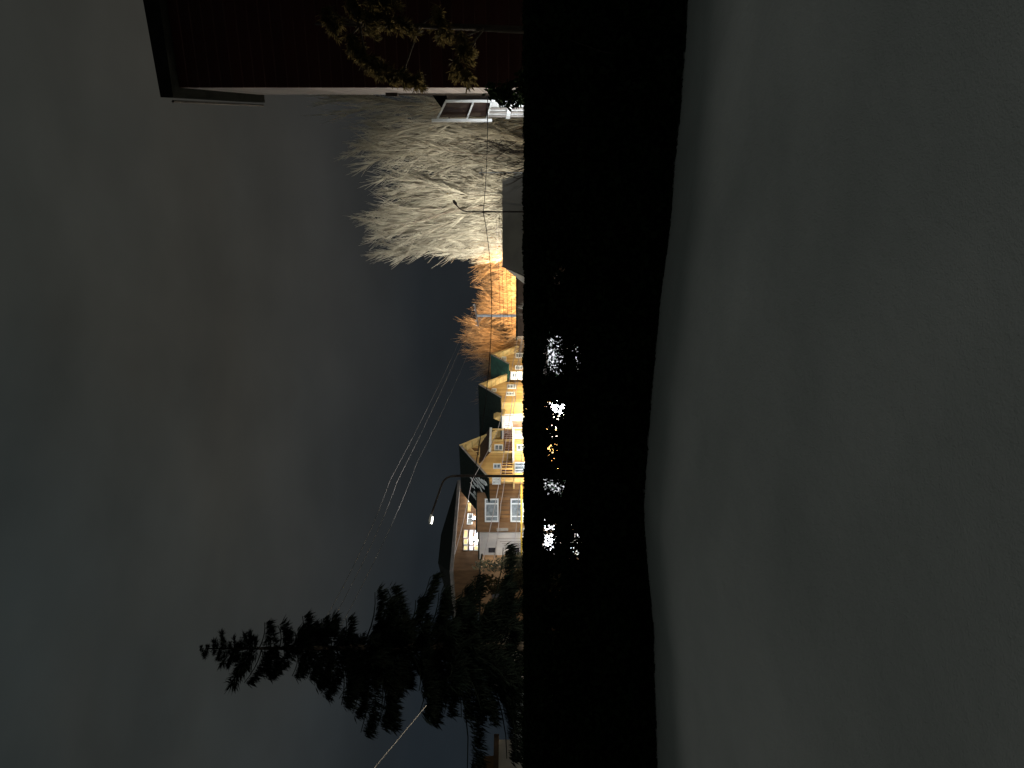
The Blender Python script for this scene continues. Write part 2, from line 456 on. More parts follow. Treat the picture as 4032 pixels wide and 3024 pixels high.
# ------------------------------------------------------------------ lamps
def light(name, loc, power, color=(1, 1, 1), rad=0.25, parent=None, spot=None):
    d = bpy.data.lights.new(name, 'SPOT' if spot else 'POINT')
    d.energy = power; d.color = color; d.shadow_soft_size = rad
    o = bpy.data.objects.new(name, d); o.location = loc; col.objects.link(o)
    if spot:
        d.spot_size = R(spot[1]); d.spot_blend = 0.9
        o.rotation_euler = Vector(spot[0]).to_track_quat('-Z', 'Y').to_euler()
    if parent: o.parent = parent
    return o

def lantern_lamp(u, v, d, power, color, label, lens='lens', gz=None, group=None, spot=None):
    """post-top street lantern: post, collar, hood and glowing lens with a bare lamp under the hood"""
    p = P(u, v, d); g = ground_z(p.x, p.y) if gz is None else gz
    r = empty('street_lantern', (p.x, p.y, g)); H = p.z - g
    tag(r, label, 'street lamp', group)
    MB().tube([(0, 0, -0.2), (0, 0, H - 0.45)], [0.07, 0.05], 8).build('post', M['darkmetal'], r, True)
    MB().tube([(0, 0, H - 0.47), (0, 0, H - 0.33)], [0.06, 0.12], 8).build('collar', M['darkmetal'], r)
    MB().tube([(0, 0, H - 0.32), (0, 0, H - 0.12), (0, 0, H + 0.06)], [0.13, 0.21, 0.16], 10).build('lens', M[lens], r)
    MB().tube([(0, 0, H + 0.28), (0, 0, H + 0.32), (0, 0, H + 0.45)], [0.30, 0.26, 0.03], 10).build('hood', M['darkmetal'], r)
    if spot: light('lamp_light', (0, 0, H + 0.18), power, color, 0.10, r, spot=(spot[0] - p - Vector((0, 0, 0.18)), spot[1]))
    else: light('lamp_light', (0, 0, H + 0.18), power, color, 0.10, r)
    return r

WARM = (1.0, 0.86, 0.60); COOL = (0.90, 0.95, 1.0); SOD = (1.0, 0.60, 0.24)
lantern_lamp(905, 2168, 86, 2200, COOL, 'brilliant white street lantern behind the hedge below the apartment block')
lantern_lamp(1105, 2152, 84, 6500, COOL, 'white street lantern behind the hedge left of the timber chalet')
lantern_lamp(1405, 2160, 88, 21000, WARM, 'warm street lantern behind the hedge before the golden house')
lantern_lamp(1590, 2168, 90, 10500, WARM, 'warm street lantern behind the hedge beside the added lit kiosk')
lantern_lamp(1890, 2066, 91, 150000, SOD, 'orange sodium street lantern behind the low dark building', 'lens_orange', spot=(P(1905, 1950, 117), 58))
lantern_lamp(2050, 1998, 68, 125000, (1.0, 0.94, 0.80), 'white street lantern hidden behind the grey hip roof', spot=(P(2095, 1700, 106), 54))
lantern_lamp(2490, 2090, 38.0, 5200, (0.95, 0.98, 1.0), 'small white lantern behind the hedge under the veranda house', spot=(P(2600, 1900, 45), 66))
lantern_lamp(1425, 2182, 17, 3300, (1.0, 0.92, 0.72), 'nearest garden lantern shining through the middle of the hedge')

# ------------------------------------------------------------------ right-hand near house
def near_house():
    c = Vector((4.83, 12.0)); rz = math.atan2(-0.341, 0.94)
    g = -0.7
    r = empty('red_house', (c.x, c.y, g), rz)
    tag(r, 'tall dark red house with pale lit side wall at the right edge', 'house')
    W, D, H = 9.0, 4.1, EYE + 5.42 - g            # local x along the front, local y back
    MB().bx(0, W, 0.0, 0.12, 0, H).build('front_wall', M['redwall'], r)
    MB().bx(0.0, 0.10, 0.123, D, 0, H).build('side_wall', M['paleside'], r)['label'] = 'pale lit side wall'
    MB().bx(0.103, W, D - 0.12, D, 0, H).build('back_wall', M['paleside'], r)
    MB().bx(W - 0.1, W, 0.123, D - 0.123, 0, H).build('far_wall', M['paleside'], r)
    o = 0.28
    m = MB(); z = H + 0.003
    a = [(-o * 0.55, -o, z), (W + o, -o, z), (W + o, D + o, z), (-o * 0.55, D + o, z)]
    m.slab(a, (0, 0, 0.2)).build('eave', M['blackroof'], r)
    t = H + 0.206
    b = [(x, y, t) for x, y, _ in a]; r0 = (1.9, D / 2, t + 1.1); r1 = (W - 1.9, D / 2, t + 1.1)
    MB().add(b + [r0, r1], ((0, 1, 5, 4), (1, 2, 5), (2, 3, 4, 5), (3, 0, 4), (3, 2, 1, 0))).build('roof', M['blackroof'], r)
    MB().tube([(-o * 0.55 - 0.06, -o + 0.1, H + 0.06), (-o * 0.55 - 0.06, D + o - 0.1, H + 0.02)], 0.022, 6).build('gutter', M['darkmetal'], r)
    MB().bx(-0.07, -0.003, 2.6, 2.78, 4.55, 4.78).build('junction_box', M['darkmetal'], r)
    MB().tube([(-0.03, 2.7, 4.54), (-0.03, 2.7, 0.2)], 0.018, 5).build('cable_conduit', M['darkmetal'], r)
near_house()

# ------------------------------------------------------------------ gabled timber houses
def gable_house(name, label, apex, psi, left, ldz, right, rdz, length, roofmat, wallmat, sidemat, front=0.9, soffit='woodlt', base=-9.2):
    """apex: world point of the roof peak at the front edge. local x along the gable, local y along the ridge (away)."""
    r = empty(name, (apex.x, apex.y, base), psi)
    tag(r, label, 'house')
    H = apex.z - base; th = 0.16
    la = (-left, 0, H - ldz); ra = (right, 0, H - rdz); ap = (0, 0, H)
    L = length
    def back(p): return (p[0], L, p[2])
    # roof slabs (top skin) and board soffit underneath
    nl = Vector((-ldz, 0, left)).normalized(); nr = Vector((rdz, 0, right)).normalized()
    for nm, e, nn in (('roof', la, nl), ('roof', ra, nr)):
        m = MB(); m.slab([ap, e, back(e), back(ap)], -nn * th); m.build(nm, M[roofmat], r)
    # soffit boards: strips along the front overhang beneath the right slope, then under the left one
    for e, nn in ((ra, nr), (la, nl)):
        k = 7
        for i in range(k):
            t0, t1 = i / k + 0.006, (i + 1) / k - 0.006
            pa = Vector(ap).lerp(Vector(e), t0) - nn * (th + 0.004); pb = Vector(ap).lerp(Vector(e), t1) - nn * (th + 0.004)
            if i == 0: pa = Vector(ap).lerp(Vector(e), 0.07) - nn * (th + 0.004)
            MB().slab([pa + Vector((0, 0.02, 0)), pb + Vector((0, 0.02, 0)), pb + Vector((0, front - 0.02, 0)), pa + Vector((0, front - 0.02, 0))], -nn * (0.035 + 0.012 * (i % 2))).build('soffit_board', M[soffit], r)
    # barge boards
    for e, nn in ((la, nl), (ra, nr)):
        d = (Vector(e) - Vector(ap)); a = Vector(ap) - nn * th * 0.7 + Vector((0, -0.035, 0)) + d * 0.012; b = Vector(e) - nn * th * 0.7 + Vector((0, -0.035, 0))
        MB().slab([a + nn * 0.12, b + nn * 0.12, b - nn * 0.14, a - nn * 0.14], (0, -0.05, 0)).build('barge_board', M['fascia' if nn is nl else soffit], r)
    # walls, inset from the eaves
    il = left - 0.55; ir = right - 0.45
    zl = H - ldz * (il / left) - th * 1.6; zr = H - rdz * (ir / right) - th * 1.6
    zt = H - th * 2.2
    f = front
    m = MB(); poly = [(-il, f, 0), (ir, f, 0), (ir, f, zr), (0, f, zt), (-il, f, zl)]
    m.slab(poly, (0, 0.2, 0)).build('gable_wall', M[wallmat], r)
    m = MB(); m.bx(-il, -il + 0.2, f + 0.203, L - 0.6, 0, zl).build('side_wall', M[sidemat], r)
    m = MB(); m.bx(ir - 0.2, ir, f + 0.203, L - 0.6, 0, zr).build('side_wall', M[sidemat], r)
    poly = [(-il + 0.203, L - 0.8, 0), (ir - 0.203, L - 0.8, 0), (ir - 0.203, L - 0.8, zr), (0, L - 0.8, zt), (-il + 0.203, L - 0.8, zl)]
    MB().slab(poly, (0, 0.2, 0)).build('back_wall', M[sidemat], r)
    return r, dict(il=il, ir=ir, zl=zl, zr=zr, f=f, H=H, L=L, psi=psi, base=base, apex=apex)

GX = (1, 0, 0); GN = (0, -1, 0); SX = (0, 1, 0); SN = (-1, 0, 0)
def on_gable(I, u, v):
    """local x, z of the gable wall point seen at (u, v)"""
    ap, psi = I['apex'], I['psi']
    cx, sx = math.cos(psi), math.sin(psi)
    # plane: local y = f ; world = ap.xy + x*G + f*Rv
    bx_, by_ = ap.x - sx * I['f'], ap.y + cx * I['f']
    k = (u - 1512) / FPX
    x = (k * by_ - bx_) / (cx - k * sx)
    d = by_ + x * sx
    return x, EYE + (2016 - v) / FPX * d - I['base']
def on_side(I, u, v):
    """local y, z of the left side wall point seen at (u, v)"""
    ap, psi = I['apex'], I['psi']; cx, sx = math.cos(psi), math.sin(psi)
    bx_, by_ = ap.x - cx * I['il'], ap.y - sx * I['il']
    k = (u - 1512) / FPX
    y = (k * by_ - bx_) / (-sx - k * cx)
    d = by_ + y * cx
    return y, EYE + (2016 - v) / FPX * d - I['base']
def gwin(h, I, u0, u1, v0, v1, **k):
    (xa, za), (xb, zb) = on_gable(I, u0, v0), on_gable(I, u1, v1)
    return window(h, ((xa + xb) / 2, I['f'], (za + zb) / 2), GX, GN, abs(xb - xa), abs(za - zb), **k)
def swin(h, I, u0, u1, v0, v1, **k):
    (ya, za), (yb, zb) = on_side(I, u0, v0), on_side(I, u1, v1)
    return window(h, (-I['il'], (ya + yb) / 2, (za + zb) / 2), SX, SN, abs(yb - ya), abs(za - zb), **k)

# --- chalet (nearest gable, left of centre)
PSI = R(56)
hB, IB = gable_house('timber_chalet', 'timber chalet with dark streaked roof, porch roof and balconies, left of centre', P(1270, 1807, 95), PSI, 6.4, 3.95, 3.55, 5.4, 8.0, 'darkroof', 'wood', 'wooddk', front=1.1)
gwin(hB, IB, 1249, 1272, 1946, 1981, rows=(0.5,), fr=0.14)
gwin(hB, IB, 1249, 1272, 2035, 2068, rows=(0.5,), fr=0.14)
# triangular attic panel with crossing battens
def tri_panel():
    pts = [on_gable(IB, *q) for q in ((1262, 1848), (1222, 1888), (1258, 1888))]
    m = MB(); m.slab([(x, IB['f'] - 0.003, z) for x, z in pts], (0, -0.05, 0)); o = m.build('attic_panel', M['wooddk'], hB)
    q = [Vector((x, IB['f'] - 0.075, z)) for x, z in pts]
    m = MB()
    for i in range(3): m.bar(q[i], q[(i + 1) % 3], 0.12, 0.12)
    m.bar(q[0].lerp(q[1], 0.5), q[2].lerp(q[1], 0.35), 0.10, 0.10)
    m.build('batten', M['woodlt'], o)
tri_panel()
# porch roof: lean-to slab with white gutter board
def porch():
    xa, za = on_gable(IB, 1216, 1893); xb, zb = on_gable(IB, 1296, 1912)
    f = IB['f']
    a = Vector((xa - 0.8, f - 0.01, za + 0.2)); b = Vector((xb, f - 0.01, za + 0.2)); dz = -1.35; dy = -1.8
    m = MB(); m.slab([a, b, b + Vector((0, dy, dz)), a + Vector((0, dy, dz))], (0, 0, -0.14))
    o = m.build('porch_roof', M['darkbrown'], hB)
    MB().bar(a + Vector((0, dy - 0.06, dz - 0.08)), b + Vector((0, dy - 0.06, dz - 0.08)), 0.09, 0.30).build('gutter_board', M['white'], o)
    for t in (0.03, 0.5, 0.97):
        p = a.lerp(b, t) + Vector((0, dy + 0.12, dz - 0.25))
        MB().bx(p.x - 0.09, p.x + 0.09, p.y - 0.09, p.y + 0.09, 0, p.z).build('porch_post', M['woodlt'], hB)
    # balconies: slab, rail and single balusters between the posts
    for zf in (za - 4.05, za - 1.0 - 6.2):
        MB().slab([(a.x, f - 0.01, zf), (b.x, f - 0.01, zf), (b.x, f + dy, zf), (a.x, f + dy, zf)], (0, 0, -0.26)).build('balcony_slab', M['white'], hB)
        MB().bar((a.x, f + dy + 0.06, zf + 1.05), (b.x, f + dy + 0.06, zf + 1.05), 0.1, 0.12).build('handrail', M['maroon'], hB)
        k = 13; bal = None
        for i in range(k):
            x = a.x + (b.x - a.x) * (i + 0.5) / k
            if bal is None: bal = MB().bx(-0.10, 0.10, -0.03, 0.03, 0.0, 0.98).mesh('baluster', M['maroon'])
            bo = link('baluster', bal, hB); bo.location = (x, f + dy + 0.06, zf + 0.003)
porch()
swin(hB, IB, 1180, 1200, 1942, 1972, rows=(0.5,), fr=0.12)
swin(hB, IB, 1118, 1146, 1938, 1972, pane='dim_pane', cols=(0.5,), fr=0.14)
swin(hB, IB, 1165, 1205, 2025, 2066, cols=(0.35, 0.7), fr=0.14)
def side_battens():
    for u in (1128, 1140, 1152, 1162, 1172, 1186, 1196, 1206):
        y, z0 = on_side(IB, u, 1976); _, z1 = on_side(IB, u, 2018)
        MB().bx(-IB['il'] - 0.09, -IB['il'] - 0.003, y - 0.09, y + 0.09, z1, z0).build('batten', M['maroon' if u > 1150 else 'woodlt'], hB)
    y0, zt = on_side(IB, 1208, 2020); y1, zb = on_side(IB, 1108, 2024)
    MB().bx(-IB['il'] - 0.4, -IB['il'] - 0.003, min(y0, y1), max(y0, y1), zt - 0.2, zt).build('balcony_slab', M['woodlt'], hB)
side_battens()
# melting snow left in streaks on the roof slope that faces the lamp
def snow_streaks():
    rnd = random.Random(11)
    left, ldz, L = 6.4, 3.95, 8.0; H = IB['H']
    nn = Vector((-ldz, 0, left)).normalized()
    def pt(s, t): return Vector((-left * s, L * t, H - ldz * s)) + nn * 0.012
    for i in range(17):
        t = 0.18 + 0.8 * rnd.random(); s = rnd.uniform(0.34, 0.80); ln = rnd.uniform(0.12, 0.34); w = rnd.uniform(0.012, 0.042)
        ln = min(ln, 0.97 - s)
        lft, rgt = [], []
        n = 9; drift = rnd.uniform(-0.05, 0.05)
        for k in range(n):
            a = k / (n - 1); ww = w * math.sin(math.pi * (0.08 + 0.84 * a)) * rnd.uniform(0.55, 1.35)
            c = t + drift * a + 0.012 * math.sin(a * 9 + i)
            lft.append(pt(s + ln * a, c - ww)); rgt.append(pt(s + ln * a, c + ww))
        m = MB(); vs = lft + rgt; top = [q + nn * 0.05 for q in vs]
        fs = []
        for k in range(n - 1):
            fs += [(2 * n + k, 2 * n + k + 1, 3 * n + k + 1, 3 * n + k), (k, 2 * n + k, 2 * n + k + 1, k + 1)[::-1], (n + k, n + k + 1, 3 * n + k + 1, 3 * n + k)[::-1]]
        m.add(vs + top, fs); m.build('snow_streak', M['snow'], hB)
snow_streaks()

# --- middle golden house
hD, ID = gable_house('golden_house', 'golden plank house with tall dark roof, brightest of the timber houses', P(1509, 1883, 99), R(58), 3.25, 3.05, 2.75, 3.75, 9.6, 'darkroof', 'wood', 'woodlt', front=1.0)
gwin(hD, ID, 1480, 1493, 1935, 1955, rows=(0.5,), fr=0.12)
gwin(hD, ID, 1493, 1508, 1996, 2032, rows=(0.33, 0.66), fr=0.12)
gwin(hD, ID, 1466, 1479, 1992, 2027, rows=(0.33, 0.66), fr=0.12)
gwin(hD, ID, 1500, 1522, 2140, 2200, pane='lit_white', rows=(0.5,), cols=(0.5,), fr=0.12)
swin(hD, ID, 1418, 1440, 2150, 2185, pane='lit_white', cols=(0.5,), fr=0.12)
# little porch gable at its far left corner
def small_gable():
    y, z = on_side(ID, 1396, 1990); x = -ID['il']
    a = Vector((x - 1.2, y, z + 1.55))
    for sgn in (-1, 1):
        MB().slab([a, a + Vector((0, sgn * 0.75, -1.45)), a + Vector((1.195, sgn * 0.75, -1.45)), a + Vector((1.195, 0, 0))], (0, 0, -0.10)).build('porch_roof', M['woodlt'], hD)
    MB().slab([a + Vector((0.1, 0, -0.12)), a + Vector((0.1, -0.62, -1.42)), a + Vector((0.1, 0.62, -1.42))], (0.06, 0, 0)).build('porch_gable', M['woodlt'], hD)
    MB().bx(x - 1.1, x - 0.95, y - 0.6, y - 0.45, 0, z + 0.1).build('porch_post', M['white'], hD)
    MB().bx(x - 1.1, x - 0.95, y + 0.45, y + 0.6, 0, z + 0.1).build('porch_post', M['white'], hD)
small_gable()

# --- right green-roofed house
hE, IE = gable_house('green_roof_house', 'plank house with bright green roof, rightmost of the timber houses', P(1628, 1931, 104), R(58), 2.75, 2.55, 2.45, 3.9, 7.5, 'greenroof', 'wood', 'wood', front=0.9)
gwin(hE, IE, 1603, 1618, 1966, 1994, rows=(0.33, 0.66), fr=0.12)
gwin(hE, IE, 1614, 1632, 2030, 2060, rows=(0.33, 0.66), fr=0.12)
swin(hE, IE, 1570, 1586, 2028, 2058, rows=(0.33, 0.66), fr=0.12)
gwin(hE, IE, 1600, 1640, 2150, 2200, pane='lit_warm', cols=(0.33, 0.66), rows=(0.5,), fr=0.1)

# --- blocks with flat fronts
def block(name, label, u0, u1, vtop, d, depth, wall, cat='building', dz=0.0, d1=None, base=-9.2, roof='darkroof', cap=True):
    """box building whose front runs from (u0,d) to (u1,d1)"""
    a = P(u0, vtop, d); b = P(u1, vtop, d1 or d)
    X = Vector((b.x - a.x, b.y - a.y, 0)); W = X.length; rz = math.atan2(X.y, X.x)
    r = empty(name, (a.x, a.y, base), rz); tag(r, label, cat)
    H = a.z - base
    MB().bx(0, W, 0, 0.2, 0, H).build('front_wall', M[wall], r)
    MB().bx(0, 0.2, 0.203, depth, 0, H).build('side_wall', M[wall], r)
    MB().bx(W - 0.2, W, 0.203, depth, 0, H).build('side_wall', M[wall], r)
    MB().bx(0.203, W - 0.203, depth - 0.2, depth, 0, H).build('back_wall', M[wall], r)
    if cap: MB().bx(-0.12, W + 0.12, -0.12, depth + 0.12, H + 0.003, H + 0.16).build('flat_roof', M[roof], r)
    I = dict(a=a, rz=rz, W=W, H=H, base=base)
    return r, I
def on_block(I, u, v):
    a, rz = I['a'], I['rz']; c, s = math.cos(rz), math.sin(rz); k = (u - 1512) / FPX
    x = (k * a.y - a.x) / (c - k * s); d = a.y + x * s
    return x, EYE + (2016 - v) / FPX * d - I['base']
def bwin(r, I, u0, u1, v0, v1, **k):
    (xa, za), (xb, zb) = on_block(I, u0, v0), on_block(I, u1, v1)
    return window(r, ((xa + xb) / 2, 0, (za + zb) / 2), GX, GN, abs(xb - xa), abs(za - zb), **k)

# white house between chalet and golden house
hC, IC = block('white_house', 'bright white narrow house between the chalet and the golden house', 1296, 1386, 1976, 97, 3.0, 'white')
bwin(hC, IC, 1343, 1364, 1983, 2013, cols=(0.5,), fr=0.16)
bwin(hC, IC, 1309, 1334, 1984, 2004, cols=(0.5,), fr=0.16)
def c_panels():
    for u0, u1, mt, w in ((1341, 1366, 'wooddk', 0.16), (1314, 1338, 'greywall', 0.16)):
        xa, za = on_block(IC, u0, 2018); xb, zb = on_block(IC, u1, 2056)
        k = 5
        for i in range(k):
            x0 = xa + (xb - xa) * i / k + 0.02; x1 = xa + (xb - xa) * (i + 1) / k - 0.02
            MB().bx(x0, x1, -0.06 - 0.012 * (i % 2), -0.003, zb, za).build('plank', M[mt], hC)
    for v in (2016, 2058):
        xa, za = on_block(IC, 1298, v)
        MB().bx(0.02, IC['W'] - 0.02, -0.16, -0.083, za - 0.08, za + 0.08).build('ledge', M['pvc'], hC)
c_panels()
bwin(hC, IC, 1318, 1350, 2150, 2190, pane='lit_warm', cols=(0.5,), fr=0.12)

# white block with stacked windows between golden and green-roofed houses
hF, IF = block('white_bay', 'small white bay with stacked windows between golden and green-roofed houses', 1529, 1561, 2010, 97.5, 2.2, 'white')
bwin(hF, IF, 1538, 1556, 2016, 2036, rows=(0.5,), fr=0.08)
bwin(hF, IF, 1533, 1552, 2043, 2064, rows=(0.5,), fr=0.08)

# apartment block, two finishes
hA, IA = block('apartment_block', 'brown apartment block with three-light white windows, left of centre', 929, 1084, 1879, 92, 5.0, 'brownwall')
for v0, v1 in ((1909, 1963), (2010, 2063)):
    bwin(hA, IA, 969, 1061, v0, v1, cols=(0.24, 0.78), fr=0.17)
bwin(hA, IA, 969, 1061, 2112, 2150, pane='glassdk', cols=(0.24, 0.78), fr=0.17)
bwin(hA, IA, 940, 1061, 2238, 2260, pane='lit_cool', cols=(0.2, 0.4, 0.6, 0.8), fr=0.06)
def a_ledges():
    for v, u0, u1 in ((1957, 934, 945), (2048, 934, 945)):
        xa, za = on_block(IA, u0, v); xb, _ = on_block(IA, u1, v)
        MB().bx(xa, xb, -0.15, -0.003, za - 1.4, za + 0.05).build('ledge', M['fascia'], hA)
    # vertical stain boards between the windows
    for i, u in enumerate((968, 984, 1001, 1019, 1038, 1055)):
        xa, za = on_block(IA, u, 1967); xb, zb = on_block(IA, u + 11, 2007)
        MB().bx(xa, xb, -0.05 - 0.01 * (i % 3), -0.003, zb, za).build('plank', M['wooddk'], hA)
a_ledges()
hA1, IA1 = block('grey_block', 'pale grey rendered block with small dark square windows beside brown apartments', 824, 927, 1888, 92, 5.0, 'greywall')
for v0, v1 in ((1920, 1954), (2018, 2048), (2110, 2140)):
    bwin(hA1, IA1, 845, 871, v0, v1, pane='glassdk', fr=0.10, frame='greywall', sill=True)
for v0 in (2236, 2268):
    bwin(hA1, IA1, 790 + 40, 922, v0, v0 + 24, pane='lit_cool', cols=(0.17, 0.34, 0.5, 0.67, 0.83), fr=0.05)
def wall_pipes():
    for i, u in enumerate((905, 892, 884, 876)):
        xa, zt = on_block(IA1, u, 1960 + 8 * i); _, zb = on_block(IA1, u, 2064)
        MB().tube([(xa, -0.06, zt), (xa, -0.06, zb)], 0.035, 5).build('drain_pipe', M['fascia'], hA1)
wall_pipes()
bwin(hA1, IA1, 850, 920, 2142, 2188, pane='glare_pane', cols=(0.25, 0.5, 0.75), rows=(0.5,), fr=0.1)
bwin(hA, IA, 934, 960, 2142, 2188, pane='glare_pane', rows=(0.5,), fr=0.1)
# link wing between apartments and chalet
hA2, IA2 = block('link_wing', 'narrow grey-brown wing between apartment block and timber chalet', 1087, 1116, 1938, 94, 3.0, 'greywall')
bwin(hA2, IA2, 1092, 1110, 2020, 2060, pane='glassdk', rows=(0.5,), fr=0.1, frame='darkbrown')
# yellow gas pipe
def gas_pipe():
    r = empty('yellow_gas_pipe', P(990, 2061, 91)); r.location.z = P(990, 2061, 91).z
    tag(r, 'yellow gas pipe with looped left end running along the apartment block', 'pipe')
    o = Vector(r.location)
    a = P(1140, 2053, 91) - o; b = P(838, 2053, 91) - o
    c = P(862, 2053, 91) - o
    MB().tube([a, b], 0.11, 8).build('main_pipe', M['yellow'], r, True)
    lp = [c + Vector((0, 0, 0)), c + Vector((0, 0, -0.55)), c + Vector((-0.1, 0, -0.68)), c + Vector((-0.85, 0, -0.68)), c + Vector((-0.95, 0, -0.6))]
    MB().tube(lp, 0.085, 8).build('loop_pipe', M['yellow'], r, True)
    for u in (1075, 1022, 965, 905):
        p = P(u, 2053, 91) - o
        MB().box(p, 0.12, 0.32, 0.34).build('bracket', M['yellow'], r)
        MB().bar(p + Vector((0, 0.16, 0)), p + Vector((0, 0.99, 0)), 0.06, 0.06).build('wall_arm', M['darkmetal'], r)
gas_pipe()

# big building behind with lit top-floor windows
hR, IR = block('lit_top_building', 'building with brilliantly lit top-floor windows under a dark hip roof, behind apartments', 778, 1098, 1786, 101, 9.0, 'brownwall', d1=114, cap=False)
def rear():
    W, H = IR['W'], IR['H']; o = 1.0
    MB().bx(-o, W + o, -o, 9 + o, H + 0.003, H + 0.42).build('eave', M['fascia'], hR)
    t = H + 0.425; b = [(-o, -o, t), (W + o, -o, t), (W + o, 9 + o, t), (-o, 9 + o, t)]
    MB().add(b + [(5.2, 4.5, t + 2.4), (W - 5.2, 4.5, t + 2.4)], ((0, 1, 5, 4), (1, 2, 5), (2, 3, 4, 5), (3, 0, 4), (3, 2, 1, 0))).build('roof', M['darkroof'], hR)
    for u0, u1 in ((856, 874), (879, 900), (905, 936)):
        bwin(hR, IR, u0, u1, 1825, 1843, pane='lit_yellow', fr=0.07)
        bwin(hR, IR, u0, u1, 1847, 1864, pane='lit_white', fr=0.07)
        bwin(hR, IR, u0, u1, 1867, 1883, pane='lit_white' if u0 > 860 else 'lit_yellow', fr=0.07)
    bwin(hR, IR, 958, 1000, 1838, 1862, pane='dim_pane', cols=(0.55,), fr=0.10)
    bwin(hR, IR, 1010, 1042, 1840, 1856, pane='lit_yellow', rows=(0.5,), fr=0.10, frame='woodlt')
    bwin(hR, IR, 1048, 1070, 1843, 1876, pane='dim_pane', rows=(0.5,), fr=0.10)
    bwin(hR, IR, 1074, 1094, 1866, 1892, pane='dim_pane', rows=(0.5,), fr=0.10, frame='woodlt')
    for u, v in ((978, 1866), (1053, 1866), (896, 1868)):
        x, z = on_block(IR, u, v)
        lam = MB().box((x, -0.2, z), 0.55, 0.3, 0.34).build('wall_lamp', M['darkmetal'], hR)
        MB().box((x, -0.365, z - 0.03), 0.5, 0.025, 0.28).build('lamp_glass', M['lens'], lam)
        light('lamp_light', (x, -0.75, z), 260, (1, 0.95, 0.9), 0.1, hR)
rear()

# made-up lit kiosks, added to put glints behind the hedge
def kiosk(u0, u1, v0, v1, d, pane, label, cols):
    base = P(u0, v1, d).z - 0.4
    r, I = block('kiosk', label, u0, u1, v0, d, 3.0, 'greywall', 'kiosk', base=min(base, -6.6))
    bwin(r, I, u0 + 8, u1 - 8, v0 + 16, v1 - 14, pane=pane, cols=cols, rows=(0.42,), fr=0.12)
    MB().bx(-0.2, I['W'] + 0.2, -0.5, -0.125, I['H'] - 0.3, I['H'] - 0.05).build('canopy', M['darkmetal'], r)
kiosk(1525, 1735, 2140, 2305, 80, 'lit_glint', 'wide lit kiosk added for glints behind the hedge below the green-roofed house', (0.2, 0.4, 0.6, 0.8))
kiosk(1055, 1150, 2122, 2262, 78, 'lit_glint', 'narrow lit kiosk added for glints behind the hedge below the near street lamp', (0.33, 0.66))
kiosk(325, 400, 2120, 2175, 60, 'lit_cool', 'small lit kiosk added for glints behind the hedge below the spruce', (0.5,))

# low dark building and the grey hip roof
hL, IL = block('low_brown_shed', 'low dark brown shed with flat roof under the orange trees', 1700, 1962, 2038, 80, 5.0, 'darkbrown', 'shed')
def hip_building():
    d = 60; a = P(1932, 2078, d); b = P(2345, 2078, d)
    r = empty('grey_roof_building', (a.x, a.y, -9.0)); tag(r, 'long low building under a plain grey hip roof', 'building')
    W = b.x - a.x; H = a.z + 9.0; D = 5.0
    zr = P(0, 1978, d + 2.5).z + 9.0
    for nm, (x0, x1, y0, y1) in (('front_wall', (0.4, W - 0.3, 0.4, 0.6)), ('side_wall', (0.4, 0.6, 0.603, D - 0.6)), ('side_wall', (W - 0.5, W - 0.3, 0.603, D - 0.6)), ('back_wall', (0.4, W - 0.3, D - 0.597, D - 0.4))):
        MB().bx(x0, x1, y0, y1, 0, H - 0.05).build(nm, M['darkbrown'], r)
    r0 = (P(1976, 2000, d + 2.5).x - a.x, 2.5, zr); r1 = (W, 2.5, zr)
    v = [(0, 0, H), (W, 0, H), (W, D, H), (0, D, H), r0, r1]
    MB().add(v, ((0, 1, 5, 4), (1, 2, 5), (2, 3, 4, 5), (3, 0, 4), (3, 2, 1, 0))).build('roof', M['sheet'], r)
    MB().tube([(W + 0.06, -0.05, H), (W + 0.06, 2.5, zr + 0.04)], 0.05, 5).build('verge', M['white'], r)
    MB().bar((0.0, -0.03, H + 0.05), r0, 0.09, 0.06).build('hip_ridge', M['fascia'], r)
hip_building()

